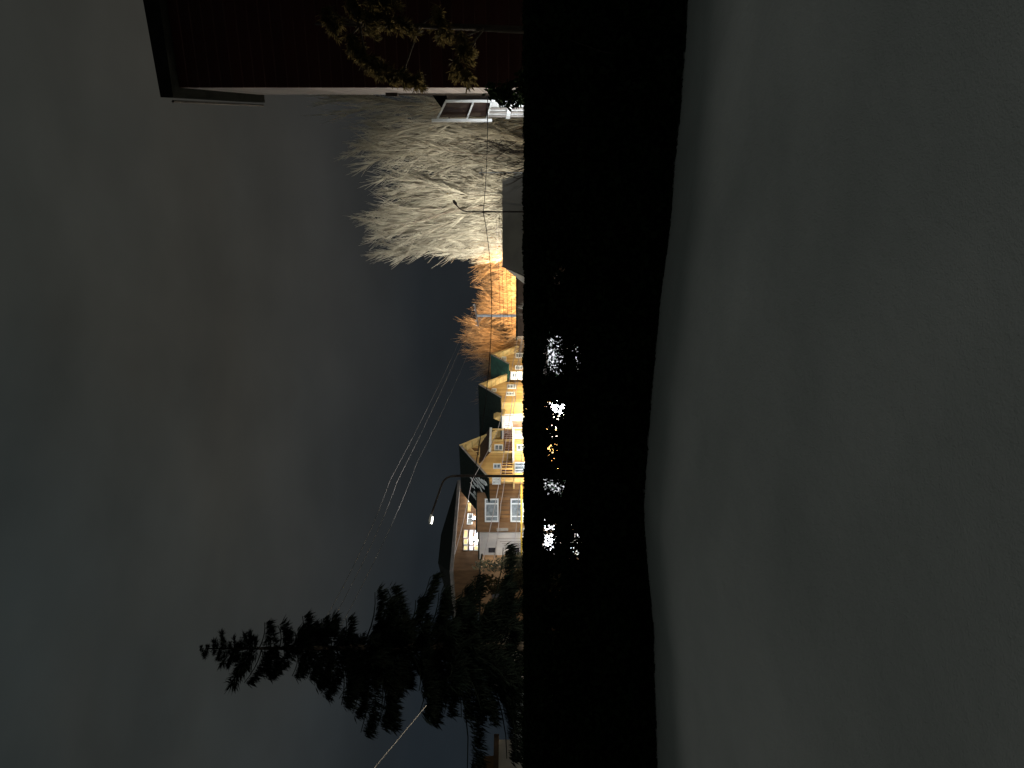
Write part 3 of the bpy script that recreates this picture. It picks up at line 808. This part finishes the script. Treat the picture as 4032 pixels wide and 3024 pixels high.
# house with white-framed veranda, right of the trees
def veranda_house():
    d = 46.0
    o = P(2550, 2060, d); g = -8.2
    rz = R(-62)
    r = empty('veranda_house', (o.x, o.y, g), 0)
    tag(r, 'dark roofed house with white framed two-storey veranda, right of the trees', 'house')
    def Q(u, v, dd): return P(u, v, dd) - Vector(r.location)
    # body set back behind the veranda
    a = Q(2572, 2060, 48); b = Q(2700, 2060, 44.5)
    top = P(2600, 1765, 47).z - g
    X = (b - a); X.z = 0
    n = Vector((-X.y, X.x, 0)).normalized()          # away from the camera
    a0 = Vector((a.x, a.y, 0)); b0 = Vector((b.x, b.y, 0)); U = Vector((0, 0, 1))
    MB().slab([a0, b0, b0 + U * top, a0 + U * top], n * 0.2).build('front_wall', M['veranda'], r)
    a1 = a0 + n * 0.203; b1 = b0 + n * 0.203
    MB().slab([a1, a1 + n * 6, a1 + n * 6 + U * top, a1 + U * top], X.normalized() * 0.2).build('side_wall', M['white'], r)
    MB().slab([b1, b1 + n * 6, b1 + n * 6 + U * top, b1 + U * top], -X.normalized() * 0.2).build('side_wall', M['white'], r)
    # roof: hip with black covering
    e = 0.2; xn = X.normalized()
    c = [a0 - xn * e - n * e, b0 + xn * e - n * e, b0 + xn * e + n * (6 + e), a0 - xn * e + n * (6 + e)]
    c = [p + U * (top + 0.006) for p in c]
    mid = (c[0] + c[2]) / 2
    ra = mid - xn * 0.6 + U * 2.6; rb = mid + xn * 2.0 + U * 2.6
    MB().add(c + [ra, rb], ((0, 1, 5, 4), (1, 2, 5), (2, 3, 4, 5), (3, 0, 4), (3, 2, 1, 0))).build('roof', M['blackroof'], r)
    # veranda: white posts and sloping rails over dark panels, white skirting below
    pl = [Q(2556, 1722, 45.4), Q(2622, 1754, 43.6)]
    pr = [Q(2556, 1838, 45.4), Q(2618, 1862, 43.6)]
    pb = [Q(2556, 1915, 45.4), Q(2616, 1934, 43.6)]
    def panel(nm, p, q, mt, off=0.0):
        o2 = n * off
        MB().slab([p[0] + o2, p[1] + o2, q[1] + o2, q[0] + o2], n * 0.08).build(nm, M[mt], r)
    panel('upper_panel', pl, pr, 'veranda', 0.1)
    panel('middle_panel', pr, pb, 'veranda', 0.16)
    low = [Vector((pb[0].x, pb[0].y, 0)), Vector((pb[1].x, pb[1].y, 0))]
    panel('lower_wall', pb, low, 'white', 0.1)
    for p in (pl, pr, pb):
        MB().bar(p[0], p[1], 0.08, 0.10).build('rail', M['pvc'], r)
    MB().bar(Vector((pl[0].x - 0.1, pl[0].y, pl[0].z + 0.35)), Vector((pl[0].x - 0.1, pl[0].y, pb[0].z - 0.35)), 0.16, 0.16).build('corner_post', M['pvc'], r)
    MB().bar(Vector((pl[1].x + 0.05, pl[1].y, pl[1].z)), Vector((pl[1].x + 0.05, pl[1].y, 0)), 0.12, 0.12).build('corner_post', M['pvc'], r)
    for t in (0.25, 0.5, 0.75):
        k0 = pb[0].lerp(pb[1], t); MB().bar(k0 - U * 0.05 - n * 0.08, Vector((k0.x, k0.y, 0)) - n * 0.08, 0.06, 0.10).build('cover_strip', M['fascia'], r)
    # light floor edge above the skirting
    w = [Q(2560, 2000, 45.2), Q(2612, 2008, 43.4)]
    MB().bar(w[0], w[1], 0.1, 0.25).build('floor_edge', M['pvc'], r)
veranda_house()

# house at the far left, partly behind the spruce
def left_house():
    r, I = block('left_edge_house', 'grey walled house with lit cream upper siding at far left edge', -190, 112, 1938, 40, 6.0, 'greywall', 'house', d1=44, base=-7.5, cap=False)
    W, H = I['W'], I['H']
    MB().bx(-0.1, W * 0.86, 0.6, 5.8, H + 0.003, H + 0.62).build('brown_band', M['brownwall'], r)
    MB().bx(0, W * 0.80, 0.9, 5.6, H + 0.625, H + 1.20).build('upper_siding', M['paleside'], r)
    t = H + 1.205; b = [(-0.4, 0.5, t), (W * 0.84, 0.5, t), (W * 0.84, 6, t), (-0.4, 6, t)]
    MB().add(b + [(1.2, 3.2, t + 0.55), (W * 0.6, 3.2, t + 0.55)], ((0, 1, 5, 4), (1, 2, 5), (2, 3, 4, 5), (3, 0, 4), (3, 2, 1, 0))).build('roof', M['blackroof'], r)
    MB().bx(-0.2, W + 0.2, -0.25, 6.2, H - 0.30, H - 0.003).build('cornice', M['darkbrown'], r)
left_house()
# houses behind the spruce
hS, IS = block('brown_house', 'brown walled house seen through the spruce branches', 470, 792, 1893, 72, 5.0, 'brownwall', 'house', roof='blackroof')
bwin(hS, IS, 488, 546, 1937, 1962, pane='lit_white', cols=(0.33, 0.66), fr=0.1)
bwin(hS, IS, 488, 548, 2026, 2062, pane='lit_white', cols=(0.33, 0.66), fr=0.1)
bwin(hS, IS, 640, 700, 1935, 1975, pane='glassdk', cols=(0.5,), fr=0.1, frame='darkbrown')
hT, IT = block('pale_house', 'pale house glimpsed behind the spruce, left of its trunk', 300, 452, 1930, 66, 5.0, 'greywall', 'house', roof='blackroof')
bwin(hT, IT, 380, 425, 2028, 2062, pane='dim_pane', cols=(0.5,), fr=0.1)
bwin(hT, IT, 330, 365, 1945, 1975, pane='glassdk', cols=(0.5,), fr=0.1)
lantern_lamp(345, 2066, 58, 420, (1.0, 0.95, 0.85), 'small white lantern behind the hedge left of the spruce trunk')
lantern_lamp(560, 2140, 62, 380, (1.0, 0.80, 0.52), 'small warm lantern behind the hedge right of the spruce trunk')

# ------------------------------------------------------------------ street lamps, poles
def cobra(name, label, pts, d, rad, head_dir, lit):
    base = P(*pts[0], d); g = ground_z(base.x, base.y)
    r = empty(name, (base.x, base.y, g)); tag(r, label, 'street lamp')
    o = Vector(r.location)
    q = [P(u, v, d) - o for u, v in pts]
    q[0] = Vector((q[0].x, 0, -0.3))
    k = 1 + sum(1 for _ in pts[1:2])
    MB().tube(q[:2], [rad * 1.25, rad], 10).build('post', M['darkmetal'], r, True)
    sm = q[1:]
    MB().tube(sm, [rad] + [rad * 0.75] * (len(sm) - 1), 8).build('arm', M['darkmetal'], r, True)
    e = q[-1]; hd = Vector(head_dir).normalized()
    L = 0.46; w = 0.10
    m = MB(); m.tube([e - hd * 0.05, e + hd * 0.12, e + hd * (L * 0.6), e + hd * L], [0.05, w * 0.8, w, w * 0.55], 8)
    h = m.build('lamp_head', M['white' if lit else 'darkmetal'], r, True)
    m = MB(); c = e + hd * (L * 0.55); X = hd; Y = Vector((0, 1, 0)); Z = X.cross(Y)
    if Z.z > 0: Z = -Z
    m.box(c + Z * 0.09, 0.32, 0.15, 0.05, (X, Y, Z)).build('lens', M['lens_soft' if lit else 'darkmetal'], h)
    return r, c + o
lampM, pM = cobra('street_lamp', 'tall dark street lamp with long arm and glowing head left of chalet',
    [(1147, 2065), (1150, 1800), (1149, 1778), (1143, 1760), (1130, 1746), (1108, 1736), (1080, 1727), (1040, 1713), (996, 1698)], 36.0, 0.062, (-1, 0.05, 0.16), True)
light('street_lamp_light', (pM.x - 0.1, pM.y + 0.1, pM.z - 0.35) , 46000, COOL, 0.12, None, spot=((0.06, 1, -0.03), 62))
cobra('street_lamp', 'short dark street lamp silhouetted against the pale trees',
    [(2190, 2068), (2190, 1858), (2191, 1838), (2196, 1820), (2206, 1806), (2216, 1798)], 56.0, 0.055, (0.8, 0, 0.6), False)

def utility_pole():
    d = 84; b = P(1781, 2068, d); g = ground_z(b.x, b.y)
    r = empty('utility_pole', (b.x, b.y, g)); tag(r, 'pale concrete utility pole with crossarm against the orange trees', 'pole')
    o = Vector(r.location); t = P(1781, 1874, d) - o
    MB().tube([(0, 0, -0.5), t], [0.19, 0.15], 10).build('post', M['concrete'], r, True)
    a = P(1826, 1868, d) - o; c = P(1781, 1880, d) - o + Vector((0, -0.18, 0)); e = P(1738, 1884, d) - o
    MB().bar(e + Vector((0, -0.18, 0)), a + Vector((0, -0.18, 0)), 0.12, 0.16).build('crossarm', M['fascia'], r)
    for u in (1742, 1760, 1803, 1822):
        p = P(u, 1870 + (1826 - u) * 0.12, d) - o + Vector((0, -0.18, 0))
        MB().tube([p, p + Vector((0, 0, 0.12)), p + Vector((0, 0, 0.22))], [0.03, 0.06, 0.03], 6).build('insulator', M['white'], r)
    MB().bar(P(1781, 1905, d) - o, P(1755, 1886, d) - o + Vector((0, -0.1, 0)), 0.06, 0.06).build('brace', M['fascia'], r)
utility_pole()
def thin_pole(u, v0, d, rad, label, topbits=False):
    b = P(u, 2068, d); g = ground_z(b.x, b.y)
    r = empty('thin_pole', (b.x, b.y, g)); tag(r, label, 'pole'); t = P(u, v0, d).z - g
    MB().tube([(0, 0, -0.3), (0, 0, t)], [rad * 1.2, rad], 8).build('post', M['concrete'], r, True)
    MB().bar((-0.35, 0, t - 0.25), (0.35, 0, t - 0.2), 0.06, 0.08).build('crossarm', M['fascia'], r)
def back_pole():
    b = P(470, 2060, 31.1); g = ground_z(b.x, b.y)
    r = empty('wooden_pole', (b.x, b.y, g)); tag(r, 'dark wooden pole standing right behind the spruce', 'pole')
    t = P(470, 1215, 31.1).z - g
    MB().tube([(0, 0, -0.5), (0, 0, t)], [0.13, 0.09], 8).build('post', M['bark'], r, True)
    MB().bx(-0.25, 0.25, -0.12, -0.093, t - 0.3, t - 0.2).build('crossarm', M['darkmetal'], r)
back_pole()
thin_pole(2344, 1886, 58, 0.045, 'thin white pole beside the right end of the grey roof')
thin_pole(1749, 2042, 84, 0.10, 'short white pole stub right of the golden houses')

# ------------------------------------------------------------------ overhead wires
def wire(label, pts, rad, mt='wire', sag=0.0, group=None, cat='cable'):
    """cable through (u,v,d) points, sampled smoothly with sag"""
    q = [P(*p) for p in pts]; out_ = []
    n = 10
    for i in range(len(q) - 1):
        for k in range(n):
            t = k / n; p = q[i].lerp(q[i + 1], t); p.z -= sag * 4 * t * (1 - t); out_.append(p)
    out_.append(q[-1])
    b = out_[0]
    o = MB().tube([p - b for p in out_], rad, 5).build('overhead_wire', M[mt], None, True)
    o.location = b
    tag(o, label, cat, group)
G1 = 'wires climbing from the utility pole'
wire('uppermost of the three wires climbing left from the utility pole', [(1822, 1868, 84), (1124, 1532, 50), (480, 1222, 31)], 0.0105, 'dimwire', sag=0.25, group=G1)
wire('middle of the three wires climbing left from the utility pole', [(1803, 1871, 84), (1124, 1562, 50), (470, 1248, 31)], 0.0105, 'dimwire', sag=0.25, group=G1)
wire('lowest of the three wires climbing left from the utility pole', [(1742, 1884, 84), (1203, 1642, 56), (462, 1290, 31)], 0.0105, 'dimwire', sag=0.25, group=G1)
wire('thick black cable sagging between the two dark street lamps', [(1150, 1866, 36), (2190, 1903, 56)], 0.024, 'cable', sag=0.75)
wire('black cable from the short street lamp to the veranda house', [(2190, 1903, 56), (2640, 1920, 43.2)], 0.024, 'cable', sag=0.1)
G2 = 'wires crossing the timber houses'
wire('bright pale wire rising over the white windows of the apartment block', [(1746, 2062, 84), (1124, 1965, 78), (836, 1906, 74), (500, 1830, 71)], 0.038, sag=0.05, group=G2)
wire('pale wire passing just under the chalet roof and lit windows', [(1746, 2048, 84), (1330, 1960, 80), (1130, 1857, 74), (840, 1790, 70)], 0.030, sag=0.1, group=G2)
wire('pale wire crossing the brown wall between the apartment windows', [(1746, 2064, 84), (1144, 1987, 78), (1042, 1972, 77), (820, 1945, 75)], 0.034, sag=0.05, group=G2)
wire('pale wire crossing lowest over the apartment block', [(1746, 2066, 84), (1142, 2051, 78), (1062, 2042, 77), (820, 2020, 75)], 0.030, sag=0.03, group=G2)
G3 = 'dark wires across the orange trees'
for v, lab in ((1958, 'uppermost thin dark wire across the orange trees'), (1972, 'second thin dark wire across the orange trees'), (1988, 'third thin dark wire across the orange trees'), (2004, 'lowest thin dark wire across the orange trees')):
    wire(lab, [(1740, v + 12, 76), (2180, v - 6, 72)], 0.018, 'cable', sag=0.06, group=G3)
wire('bright white wire slanting down from the left edge to the spruce', [(-60, 1424, 14.0), (246, 1679, 17.5)], 0.0085, 'wire', sag=0.0)

# ------------------------------------------------------------------ trees
def bare_tree_meshes(seed, h=20.0, spread=4.0, tw='twig', bk='twigbark', limbs=25, n2=9, n3=8, sway=(-0.10, 0.0), up=1.0):
    """upswept bare tree; returns trunk mesh and crown mesh"""
    rnd = random.Random(seed); T = MB(); C = MB()
    sway = Vector((sway[0], sway[1], 0))
    def grow(p, d, L, r0, seg, bend, mb, n, r1=None):
        pts = [p.copy()]; rs = [r0]
        for i in range(seg):
            d = (d + Vector((rnd.gauss(0, .12), rnd.gauss(0, .12), rnd.gauss(0, .04))) + Vector((0, 0, bend)) + sway * 0.6).normalized()
            p = p + d * (L / seg); pts.append(p.copy()); rs.append(r0 + ((r1 or r0 * .35) - r0) * (i + 1) / seg)
        mb.tube(pts, rs, n, cap=False)
        return pts
    tr = grow(Vector((0, 0, -0.5)), Vector((0, 0, 1)), h * 0.93, h * 0.011, 10, 0.15, T, 7)
    for i in range(limbs):
        t = 0.10 + 0.86 * (i + rnd.random()) / limbs
        k = t * 10; a = tr[int(k)].lerp(tr[min(int(k) + 1, 10)], k - int(k))
        ang = i * 2.4 + rnd.gauss(0, .4)
        out = spread * (0.62 + 0.5 * math.sin(math.pi * min(1, t * 1.05))) * (1.05 - 0.62 * t)
        L = max(1.5, math.hypot(out, out * 1.5 * up)) * rnd.uniform(.8, 1.25)
        d = Vector((math.cos(ang), math.sin(ang), 1.0 * up + 0.8 * t)).normalized()
        lp = grow(a, d, L, h * 0.0042 * (1.1 - .6 * t), 5, 0.13, T, 4)
        for j in range(n2):
            s = 0.12 + 0.88 * (j + rnd.random()) / n2; kk = min(4.999, s * 5); b = lp[int(kk)].lerp(lp[int(kk) + 1], kk - int(kk))
            ax = (lp[int(kk) + 1] - lp[int(kk)]).normalized()
            d2 = (ax + Vector((rnd.gauss(0, .45), rnd.gauss(0, .45), rnd.gauss(.25, .3)))).normalized()
            bp = grow(b, d2, L * rnd.uniform(.25, .48), 0.036, 4, 0.14, C, 3, 0.02)
            for q in range(n3):
                e_ = rnd.random() * 2.999; c = bp[int(e_)].lerp(bp[int(e_) + 1], e_ - int(e_))
                d3 = (d2 + Vector((rnd.gauss(0, .5), rnd.gauss(0, .5), rnd.gauss(.35, .35)))).normalized()
                grow(c, d3, L * rnd.uniform(.16, .42), 0.029, 3, 0.18, C, 3, 0.010)
    return T.mesh('trunk', M[bk]), C.mesh('crown', M[tw])

WT = [bare_tree_meshes(20 + s, 22, 4.6) for s in range(4)]
OT = [bare_tree_meshes(40 + s, 12, 2.6, 'otwig', 'bark', 22, 8, 9, up=2.1) for s in range(3)]
BK = [bare_tree_meshes(61, 14, 4.4, 'bark', 'bark', 9, 5, 3)]
BT = [bare_tree_meshes(60, 14, 3.6, 'twig', 'bark', 16, 7, 6)]

def place_tree(name, meshes, u, vtop, d, label, group, rz=0.0, width=1.0, htop=None, base=None):
    t = P(u, vtop, d); g = (ground_z(t.x, t.y) if d < 106 else max(ground_z(t.x, t.y), hill_z(t.x, t.y))) if base is None else base
    r = empty(name, (t.x, t.y, g), rz); tag(r, label, 'tree', group)
    h0 = max(v.co.z for v in meshes[1].vertices)
    s = (t.z - g) / h0
    for nm, me in zip(('trunk', 'crown'), meshes):
        o = link(nm, me, r); o.scale = (s * width, s * width, s)
    return r
rt = random.Random(5)
white_trees = [
    (2078, 1640, 100, 'pale bare tree standing leftmost beside the orange trees', .66),
    (2120, 1440, 103, 'pale bare tree second from the orange trees', .70),
    (2158, 1385, 106, 'tall pale bare tree above the short street lamp', .75),
    (2205, 1380, 103, 'tall pale bare tree right of the short street lamp', .75),
    (2262, 1400, 107, 'dimmer bare tree above the middle of the grey roof', .75),
    (2318, 1520, 105, 'lower bare tree in the dip of the tree line', .9),
    (2372, 1470, 107, 'grey bare tree above the thin white pole', .8),
    (2432, 1340, 101, 'tall grey bare tree right of the thin white pole', .8),
    (2498, 1330, 105, 'dim grey bare tree left of the veranda house', .75),
    (2562, 1165, 97, 'tallest thin bare tree, rising beside the veranda house', .55),
    (2625, 1500, 111, 'faint bare tree behind the veranda house roof', .8),
    (2690, 1540, 115, 'faint bare tree showing at the red house corner', .8),
]
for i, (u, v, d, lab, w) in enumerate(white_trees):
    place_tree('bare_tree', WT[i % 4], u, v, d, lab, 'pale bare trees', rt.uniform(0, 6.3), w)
# orange wood: individuals that nothing tells apart
orange = []
prof = [(1775, 1866), (1790, 1895), (1812, 1915), (1835, 1872), (1858, 1925), (1880, 1905), (1902, 1893), (1922, 1908), (1945, 1885), (1965, 1902), (1985, 1878), (2005, 1880), (2028, 1862), (2050, 1856), (2070, 1850), (2095, 1850)]
LAB = 'bare tree glowing orange on the slope behind the low brown shed'
for i, (u, v) in enumerate(prof):
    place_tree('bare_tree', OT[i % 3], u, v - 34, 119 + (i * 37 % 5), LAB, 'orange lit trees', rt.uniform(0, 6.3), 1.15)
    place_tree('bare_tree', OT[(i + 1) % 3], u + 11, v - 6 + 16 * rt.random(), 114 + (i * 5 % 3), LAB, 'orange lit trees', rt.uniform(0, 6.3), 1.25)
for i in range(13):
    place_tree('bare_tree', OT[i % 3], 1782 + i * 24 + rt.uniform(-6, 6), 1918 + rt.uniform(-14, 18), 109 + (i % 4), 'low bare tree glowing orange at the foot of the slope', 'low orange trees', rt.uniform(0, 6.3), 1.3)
brown = [(1618, 1845), (1640, 1812), (1662, 1782), (1684, 1800), (1704, 1772), (1722, 1818), (1740, 1826), (1758, 1850)]
for i, (u, v) in enumerate(brown):
    place_tree('bare_tree', OT[i % 3], u, v, 116 + (i * 29 % 7), 'dim brown bare tree between the green-roofed house and the utility pole', 'dim brown trees', rt.uniform(0, 6.3), 1.0)
for i, (u, v) in enumerate([(1502, 1845), (1522, 1868), (1545, 1872), (1478, 1868)]):
    place_tree('bare_tree', OT[i % 3], u, v, 113 + i, 'orange bare treetop showing above the golden house ridge', 'treetops behind the golden house', rt.uniform(0, 6.3), 0.9)
place_tree('bare_tree', BK[0], 2478, 1740, 58, 'dark bare tree with black forking limbs left of the veranda house', None, 0.4, 0.8)
place_tree('bare_tree', BT[0], 2250, 1900, 64, 'tangled twiggy small tree just behind the grey roof', None, 1.0, 0.55)
place_tree('bare_tree', BT[0], 1806, 2020, 79, 'small twiggy bush before the low brown shed', None, 2.0, 0.35)

# leafy shrubs / drooping evergreens near the spruce
def leaf_cloud(mb, c, rx, ry, rz, n, L, rnd, droop=0.6):
    for _ in range(n):
        a = Vector((rnd.gauss(0, 1), rnd.gauss(0, 1), rnd.gauss(0, 1))).normalized() * rnd.random() ** 0.45
        p = c + Vector((a.x * rx, a.y * ry, a.z * rz))
        d = (Vector((a.x, a.y, 0)) * 0.6 + Vector((rnd.gauss(0, .5), rnd.gauss(0, .5), rnd.gauss(-droop, .4)))).normalized()
        w = d.cross(Vector((rnd.gauss(0, 1), rnd.gauss(0, 1), rnd.gauss(0, 1)))).normalized() * L * 0.22
        l = L * rnd.uniform(.6, 1.3)
        mb.quad(p, p + d * l * .5 + w, p + d * l, p + d * l * .5 - w)
def shrub(u, vtop, d, halfpx, label, seed, name='evergreen_shrub'):
    rnd = random.Random(seed)
    t = P(u, vtop, d); g = ground_z(t.x, t.y); H = t.z - g; w = halfpx / FPX * d
    r = empty(name, (t.x, t.y, g)); tag(r, label, 'shrub', 'evergreens around the spruce')
    MB().tube([(0, 0, -0.3), (0.1, 0, H * .5), (0, 0, H * .93)], [H * .016, H * .011, .02], 6).build('trunk', M['bark'], r, True)
    m = MB()
    for i in range(26):
        z = H * (0.25 + 0.75 * rnd.random()); k = 1.15 - 0.75 * (z / H)
        a = rnd.uniform(0, 6.3); rr = w * k * rnd.random() ** .5
        leaf_cloud(m, Vector((math.cos(a) * rr, math.sin(a) * rr, z - H * .05)), w * .30, w * .30, H * .075, 150, 0.24, rnd)
    m.build('foliage', M['shrub'], r)
shrub(800, 1868, 50, 58, 'dark evergreen shrub at the left end of the grey block', 1)
shrub(725, 1850, 46, 55, 'dark evergreen shrub right of the spruce, before the brown house', 2)
shrub(640, 1900, 48, 44, 'brownish evergreen shrub nearest the spruce on its right', 3)
shrub(760, 1985, 42, 50, 'low shrub lit pale beside the yellow pipe end', 4)
shrub(395, 1960, 50, 46, 'twiggy shrub left of the spruce trunk', 5)

# ------------------------------------------------------------------ the big spruce
def spruce():
    rnd = random.Random(9)
    d = 25.0; t = P(470, 786, d); g = ground_z(t.x, t.y)
    r = empty('spruce_tree', (t.x, t.y, g)); H = t.z - g
    tag(r, 'tall black spruce with drooping boughs at the left', 'spruce')
    MB().tube([(0.05, 0, -0.4), (0.08, 0, H * .35), (0.02, 0, H * .7), (0, 0, H * .985)], [.19, .15, .08, .02], 9).build('trunk', M['bark'], r, True)
    S = FPX / d
    # half-widths (m) against height, right and left of the trunk, read off the outline
    right = [(786, 4), (830, 34), (900, 62), (1000, 92), (1130, 140), (1260, 120), (1390, 170), (1520, 235), (1700, 300), (1850, 330), (2065, 350)]
    left = [(786, 10), (850, 60), (940, 115), (1040, 150), (1100, 110), (1260, 215), (1390, 370), (1450, 260), (1560, 390), (1700, 380), (1850, 460), (2065, 430)]
    m = MB(); br = MB()
    z = H * 0.992; i = 0
    while z > H * 0.18:
        v = 2016 - (z + g - EYE) * S
        for k in range(5):
            if v > 1870 and rnd.random() < 0.76: i += 1; continue
            a = i * 2.399 + k * 1.2566 + rnd.gauss(0, .25); i += 1
            ca, sa = math.cos(a), math.sin(a)
            wr, wl = interp(right, v) / S, interp(left, v) / S
            w = (wr if ca > 0 else wl); w = w * abs(ca) + (wr + wl) * .5 * (1 - abs(ca))
            L = w * rnd.choice((.35, .5, .62, .7, .8, .9, 1.0, 1.18)) * rnd.uniform(.85, 1.1)
            if L < 0.06: L = 0.06
            p0 = Vector((0, 0, z + rnd.uniform(-.12, .12)))
            droop = -0.20 - 0.50 * min(1, (H - z) / H * 1.6) + rnd.gauss(0, .16)
            if z > H * .86: droop = 0.35
            pts = []
            for q in range(6):
                s = q / 5
                pts.append(p0 + Vector((ca * L * s, sa * L * s, L * (droop * s + (0.34 * s * s if z < H * .86 else 0)))))
            br.tube(pts, [0.012 + .018 * min(1, L / 2) * (1 - q / 5) for q in range(6)], 4, cap=False)
            nt = int(70 + L * 260)
            for _ in range(nt):
                s = rnd.random() ** .75 * 4.999; c = pts[int(s)].lerp(pts[int(s) + 1], s - int(s))
                side = Vector((-sa, ca, 0)) * rnd.choice((-1, 1))
                fs_ = 1 - .75 * s / 5
                lat = rnd.random() * .20 * L * fs_
                c = c + side * lat + Vector((ca, sa, 0)) * lat * .5 + Vector((0, 0, -rnd.random() * (.05 * L + .07) - lat * .35)) * (1 if z < H * .86 else .2)
                fwd = Vector((ca, sa, 0))
                hang = rnd.uniform(.35, 1.8) if z < H * .86 else rnd.uniform(-.5, .3)
                dd = (side * rnd.uniform(.1, .9) + fwd * rnd.uniform(.1, .8) + Vector((0, 0, -hang))).normalized()
                l = rnd.uniform(.14, .46) * (0.25 + 0.75 * min(1, L / 1.3))
                wv = dd.cross(Vector((rnd.gauss(0, 1), rnd.gauss(0, 1), rnd.gauss(0, 1)))).normalized() * l * rnd.uniform(.03, .07)
                m.quad(c, c + dd * l * .45 + wv, c + dd * l, c + dd * l * .45 - wv)
        z -= rnd.uniform(.20, .36)
    br.build('boughs', M['needle'], r)
    m.build('needles', M['needle'], r)
spruce()

# ------------------------------------------------------------------ olive pine in front of the red house
def pine():
    rnd = random.Random(21)
    d = 10.6; b = P(2890, 2100, d); g = ground_z(b.x, b.y)
    r = empty('pine_tree', (b.x, b.y, g)); o = Vector(r.location)
    tag(r, 'small pine with olive needle boughs in front of the red wall', 'pine')
    top = P(2930, 1240, d) - o
    tr = [Vector((0, 0, -0.3)), Vector((0.05, 0.05, 1.5)), Vector((0.1, 0, 3.0)), top]
    MB().tube(tr, [.075, .065, .045, .015], 8).build('trunk', M['bark'], r, True)
    m = MB(); br = MB()
    # (u, v) centre lines of the lit boughs
    boughs = [[(2985, 1275), (2950, 1300), (2905, 1325)], [(3020, 1370), (2985, 1400), (2940, 1420), (2905, 1470)], [(2960, 1430), (2950, 1500), (2925, 1560), (2900, 1620)],
              [(2880, 1380), (2845, 1400), (2800, 1420), (2760, 1470)], [(2790, 1440), (2750, 1480), (2725, 1530), (2720, 1590)], [(2715, 1580), (2700, 1620), (2690, 1650)],
              [(2975, 1720), (2930, 1730), (2890, 1760)], [(2870, 1800), (2830, 1825), (2800, 1850)], [(2770, 1790), (2740, 1820), (2715, 1835)], [(3024, 1450), (3010, 1500), (3005, 1560)]]
    for bo in boughs:
        dd = d + rnd.uniform(-.5, .25)
        pts = [P(u, v, dd) - o for u, v in bo]
        root = min((tr[1].lerp(tr[2], .3), tr[1].lerp(tr[2], .8), tr[2].lerp(tr[3], .3), tr[2].lerp(tr[3], .7)), key=lambda q: (q - pts[0]).length)
        br.tube([root] + pts, [.02] + [.012] * (len(pts) - 1) + [.006], 5)
        for k in range(len(pts) - 1):
            for _ in range(20):
                c = pts[k].lerp(pts[k + 1], rnd.random()) + Vector((rnd.gauss(0, .05), rnd.gauss(0, .07), rnd.gauss(0, .04)))
                ax = ((pts[k + 1] - pts[k]).normalized() + Vector((rnd.gauss(0, .5), rnd.gauss(0, .5), rnd.gauss(.15, .5)))).normalized()
                for _ in range(26):
                    dn = (ax + Vector((rnd.gauss(0, .45), rnd.gauss(0, .45), rnd.gauss(0, .45)))).normalized(); l = rnd.uniform(.07, .14)
                    wv = dn.cross(Vector((rnd.gauss(0, 1), rnd.gauss(0, 1), rnd.gauss(0, 1)))).normalized() * .009
                    m.quad(c - wv, c + wv, c + dn * l + wv * .4, c + dn * l - wv * .4)
    br.build('boughs', M['bark'], r)
    m.build('needles', M['olive'], r)
    # dark leafy twig hanging across the lit side wall
pine()
def wall_creeper():
    rnd = random.Random(33)
    c = P(2668, 1985, 11.3); g = ground_z(c.x, c.y)
    r = empty('dark_bush', (c.x, c.y, g)); o = Vector(r.location)
    tag(r, 'dark leafy bush rising against the lit side wall', 'bush')
    m = MB()
    for u, v, s in ((2666, 1930, .10), (2655, 1965, .13), (2640, 1975, .12), (2672, 1990, .12), (2630, 2000, .13), (2650, 2030, .15), (2690, 2050, .2), (2660, 2075, .25)):
        leaf_cloud(m, P(u, v, 11.3) - o, s, s, s * .8, 120, .09, rnd)
    m.build('foliage', M['leaf'], r)
    MB().tube([(0, 0, -.2), (.02, 0, (c.z - g) * .6), (0, 0, c.z - g + .15)], [.03, .02, .006], 5).build('stem', M['stem'], r)
wall_creeper()
